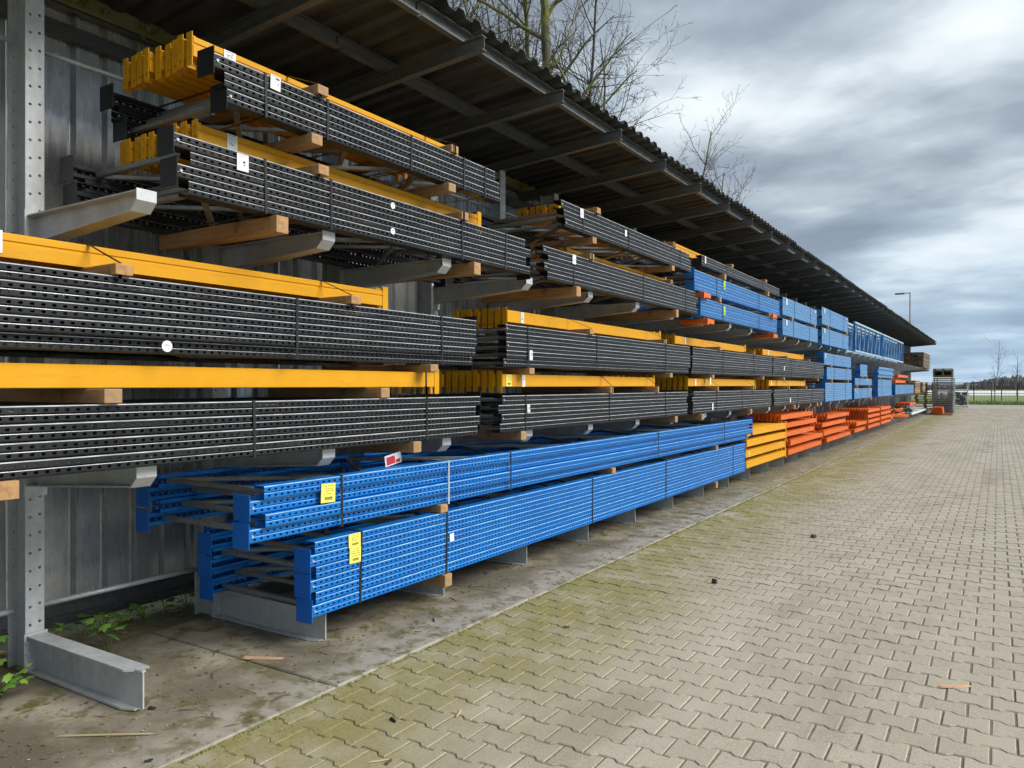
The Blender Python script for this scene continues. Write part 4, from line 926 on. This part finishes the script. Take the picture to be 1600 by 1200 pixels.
# ------------------------------------------------------------------ weeds, litter, offcuts
def leaf_vf(s):
    o = [(0, 0), (0.25, 0.10), (0.62, 0.18), (0.45, 0.35), (0.55, 0.62), (0.25, 0.60), (0, 1.0), (-0.25, 0.60), (-0.55, 0.62), (-0.45, 0.35), (-0.62, 0.18), (-0.25, 0.10)]
    V = [(x * s, y * s, -0.25 * s * x * x - 0.12 * s * y * y) for x, y in o] + [(0, 0.4 * s, 0.05 * s)]
    return V, [(i, (i + 1) % 12, 12) for i in range(12)]
lm = mesh('leaf', leaf_vf(0.06), 'leaf_green', True)
def weed(label, x, y, n, h, sp, group='weeds along the shed foot'):
    g = empty('weed', (x, y, 0), label, 'weed', group)
    for i in range(n):
        a = R.uniform(0, 6.28); r = R.uniform(0.2, 1) * sp; z = h * R.uniform(0.4, 1.0)
        tip = (x + r * math.cos(a), y + r * math.sin(a), z)
        if i % 2 == 0: obj('stem', mesh('stem', ([(p[0] - x, p[1] - y, p[2]) for p in tube([(x, y, -0.02), ((x + tip[0]) / 2, (y + tip[1]) / 2, z * 0.7), tip], 0.0022, 4)[0]], tube([(0, 0, 0), (0, 0, .5), (0, 0, 1)], 0.1, 4)[1]), 'plant_stem'), g, (x, y, 0))
        s = R.uniform(0.6, 1.25); obj('leaf', lm, g, tip, (R.uniform(-.5, .4), R.uniform(-.4, .4), a - 1.57 + R.uniform(-.5, .5)), (s, s, s))
weed('bright green weed at the lower left beside the first rack foot', -4.30, 1.90, 26, 0.16, 0.16, None)
weed('taller green weed left of the first column foot', -4.62, 1.98, 18, 0.30, 0.13, None)
weed('sparse green weed behind the top of the first rack foot', -4.42, 2.55, 14, 0.26, 0.09, None)
for i in range(11):
    weed(f'{["first","second","third","fourth","fifth","sixth","seventh","eighth","ninth","tenth","eleventh"][i]} low ivy tuft along the wall, counted from the first column', -4.98 + R.uniform(-.04, .12), 2.35 + i * 0.15 + R.uniform(-.05, .05), 9, 0.12, 0.10, 'ivy tufts along the wall foot')
def scrap(name, label, cat, x, y, L, w, h, ang, mat, z=0.0):
    rr = random.Random(label); n = 11; lo, hi = [], []
    for k in range(n):
        a = 2 * math.pi * k / n; q = rr.uniform(0.72, 1.0)
        u = max(-1, min(1, 1.25 * math.cos(a))) * L / 2 * q; v = math.sin(a) * w / 2 * rr.uniform(0.7, 1.1)
        lo.append((u, v, 0)); hi.append((u * 0.9, v * rr.uniform(0.45, 0.8), h * rr.uniform(0.6, 1.15)))
    V = lo + hi + [(0, 0, h * 1.1)]
    F = [(k, (k + 1) % n, n + (k + 1) % n, n + k) for k in range(n)] + [(n + k, n + (k + 1) % n, 2 * n) for k in range(n)]
    props(obj(name, mesh(name, (V, F), mat), None, (x, y, z + 0.003), (0, 0, ang)), label, cat)
def gp(px, py): 
    z = 1200 * 1.6 / (py - 602); xc = (px - 800) / 1200 * z; return xc * c_ - z * s_, xc * s_ + z * c_
def gscrap(px, py, *a, **k):
    x, y = gp(px, py); return x, y
for name, label, cat, px, py, L, w, h, ang, mat, z in (
    ('wood_splinter', 'pinkish wood splinter lying on the pavers at the right', 'splinter', 1492, 1074, 0.19, 0.035, 0.010, 0.65, 'fresh_wood', 0.0),
    ('bark_piece', 'thick dark bark piece on the mossy pavers', 'bark', 614, 1127, 0.055, 0.018, 0.012, -0.3, 'black_bits', 0.0),
    ('wood_stick', 'short pale stick on the mossy pavers near the bottom', 'stick', 717, 1116, 0.10, 0.010, 0.006, 1.9, 'straw', 0.0),
    ('wood_stick', 'thin light stick at the bottom edge of the paving', 'stick', 594, 1190, 0.11, 0.008, 0.005, 0.9, 'straw', 0.0),
    ('wood_stick', 'stubby brown stick at the bottom edge of the paving', 'stick', 607, 1193, 0.05, 0.014, 0.010, 1.7, 'bark_brown', 0.0),
    ('wood_offcut', 'split brown board offcut on the concrete strip', 'offcut', 410, 1033, 0.26, 0.03, 0.012, 0.55, 'fresh_wood', 0.010),
    ('wood_stick', 'long thin pale stick across the concrete strip at the lower left', 'stick', 165, 1153, 0.50, 0.009, 0.006, 0.62, 'straw', 0.010),
    ('plastic_scrap', 'black plastic scrap beside the tip of the first foot', 'scrap', 238, 1110, 0.05, 0.03, 0.004, 0.4, 'black_bits', 0.010),
    ('plastic_scrap', 'black plastic scrap at the lower left bottom edge', 'scrap', 232, 1193, 0.04, 0.02, 0.004, 1.0, 'black_bits', 0.010),
    ('bark_piece', 'dark bark crumb on the middle of the paved yard', 'bark', 1116, 911, 0.055, 0.04, 0.03, 0.3, 'black_bits', 0.0),
    ('bark_piece', 'dark bark crumb farther back on the paved yard', 'bark', 1271, 840, 0.07, 0.05, 0.03, 0.9, 'black_bits', 0.0),
    ('wood_stick', 'dark stick lying near the edge of the concrete strip', 'stick', 678, 972, 0.10, 0.012, 0.008, -0.8, 'bark_brown', 0.010),
    ('leaf_scrap', 'tan dry leaf on the pavers below the blue frames', 'leaf', 978, 1003, 0.05, 0.035, 0.004, 0.2, 'straw', 0.0),
    ('bark_piece', 'small brown bark chip on the greenish pavers', 'bark', 885, 981, 0.05, 0.02, 0.010, 0.7, 'bark_brown', 0.0)):
    x, y = gp(px, py); scrap(name, label, cat, x, y, L, w, h, ang, mat, z)
# fine litter
def litter(name, label, n, fx, fy, mat, smin, smax, zz):
    V, F = [], []
    for i in range(n):
        x, y = fx(), fy(); s = R.uniform(smin, smax); a = R.uniform(0, 6.28); k = R.uniform(0.15, 0.6); z = zz + R.uniform(0, 0.004)
        ca, sa = math.cos(a), math.sin(a); b = len(V)
        for u, v, h in ((-s, -s * k, 0), (s, -s * k * 0.5, 0), (s * 0.8, s * k, 0), (-s * 0.7, s * k, 0), (0, 0, s * 0.3)): V.append((x + u * ca - v * sa, y + u * sa + v * ca, z + h))
        F += [(b, b + 1, b + 4), (b + 1, b + 2, b + 4), (b + 2, b + 3, b + 4), (b + 3, b, b + 4)]
    props(obj(name, mesh(name, (V, F), mat), None), label, 'litter', kind='stuff')
litter('strip_litter', 'fine brown bark litter scattered on the concrete strip', 3600, lambda: min(XE - 0.03, -3.65 + R.gauss(0, 0.35)), lambda: R.uniform(0.5, 16), 'litter_brown', 0.003, 0.014, 0.010)
litter('pale_litter', 'pale wood chips scattered on the strip and paving edge', 800, lambda: -3.3 + R.gauss(0, 0.4), lambda: R.uniform(0.5, 18), 'straw', 0.002, 0.009, 0.010)
litter('yard_litter', 'tiny dark crumbs scattered over the paved yard', 260, lambda: R.uniform(-2.8, 3), lambda: R.uniform(1, 26), 'black_bits', 0.002, 0.009, 0.001)
litter('wall_litter', 'dry leaf litter along the wall foot', 900, lambda: R.uniform(-5.05, -4.7), lambda: R.uniform(1, 12), 'litter_brown', 0.006, 0.03, 0.0)
V, F = [], []
for i in range(150):
    x, y = min(-3.0, -3.5 + R.gauss(0, 0.35)), R.uniform(0.8, 14); a = R.uniform(0, 6.28); l = R.uniform(0.03, 0.14); b2 = R.uniform(-.5, .5)
    p0 = Vector((x, y, 0.012)); p1 = p0 + Vector((math.cos(a), math.sin(a), 0)) * l * 0.5 + Vector((0, 0, R.uniform(0, .006))); p2 = p1 + Vector((math.cos(a + b2), math.sin(a + b2), 0)) * l * 0.5
    v, f = tube([p0, p1, p2], [R.uniform(.001, .003), .0022, .001], 5); b = len(V); V += v; F += [tuple(q + b for q in h) for h in f]
props(obj('strip_twigs', mesh('strip_twigs', (V, F), 'bark_brown'), None), 'thin dark twigs strewn over the concrete strip', 'twigs', kind='stuff')
# moss cushions in the first joints and along the slab edge
V, F = [], []
for i in range(2600):
    x = XE + abs(R.gauss(0, 0.02)) if R.random() < 0.7 else XE + abs(R.gauss(0, 0.35)); y = R.uniform(1.0, 20); s = R.uniform(0.003, 0.009)
    if x > XE + 0.06:                          # only inside a joint line
        j = round((x - XE - 0.02 - PL / 2) / (PL / 2)); x = XE + 0.02 + PL / 2 + j * PL / 2; 
        rowj = round((y + 5) / PW); 
        if (rowj + j) % 2 == 0: continue
    v, f = tube([(x, y, -0.010), (x, y, -0.010 + s * 0.9), (x, y, s * 0.5)], [s, s, s * 0.3], 5); b = len(V); V += v; F += [tuple(q + b for q in h) for h in f]
props(obj('joint_moss', mesh('joint_moss', (V, F), 'moss_green', True), None), 'green moss along the slab edge and paving joints', 'moss', kind='stuff')
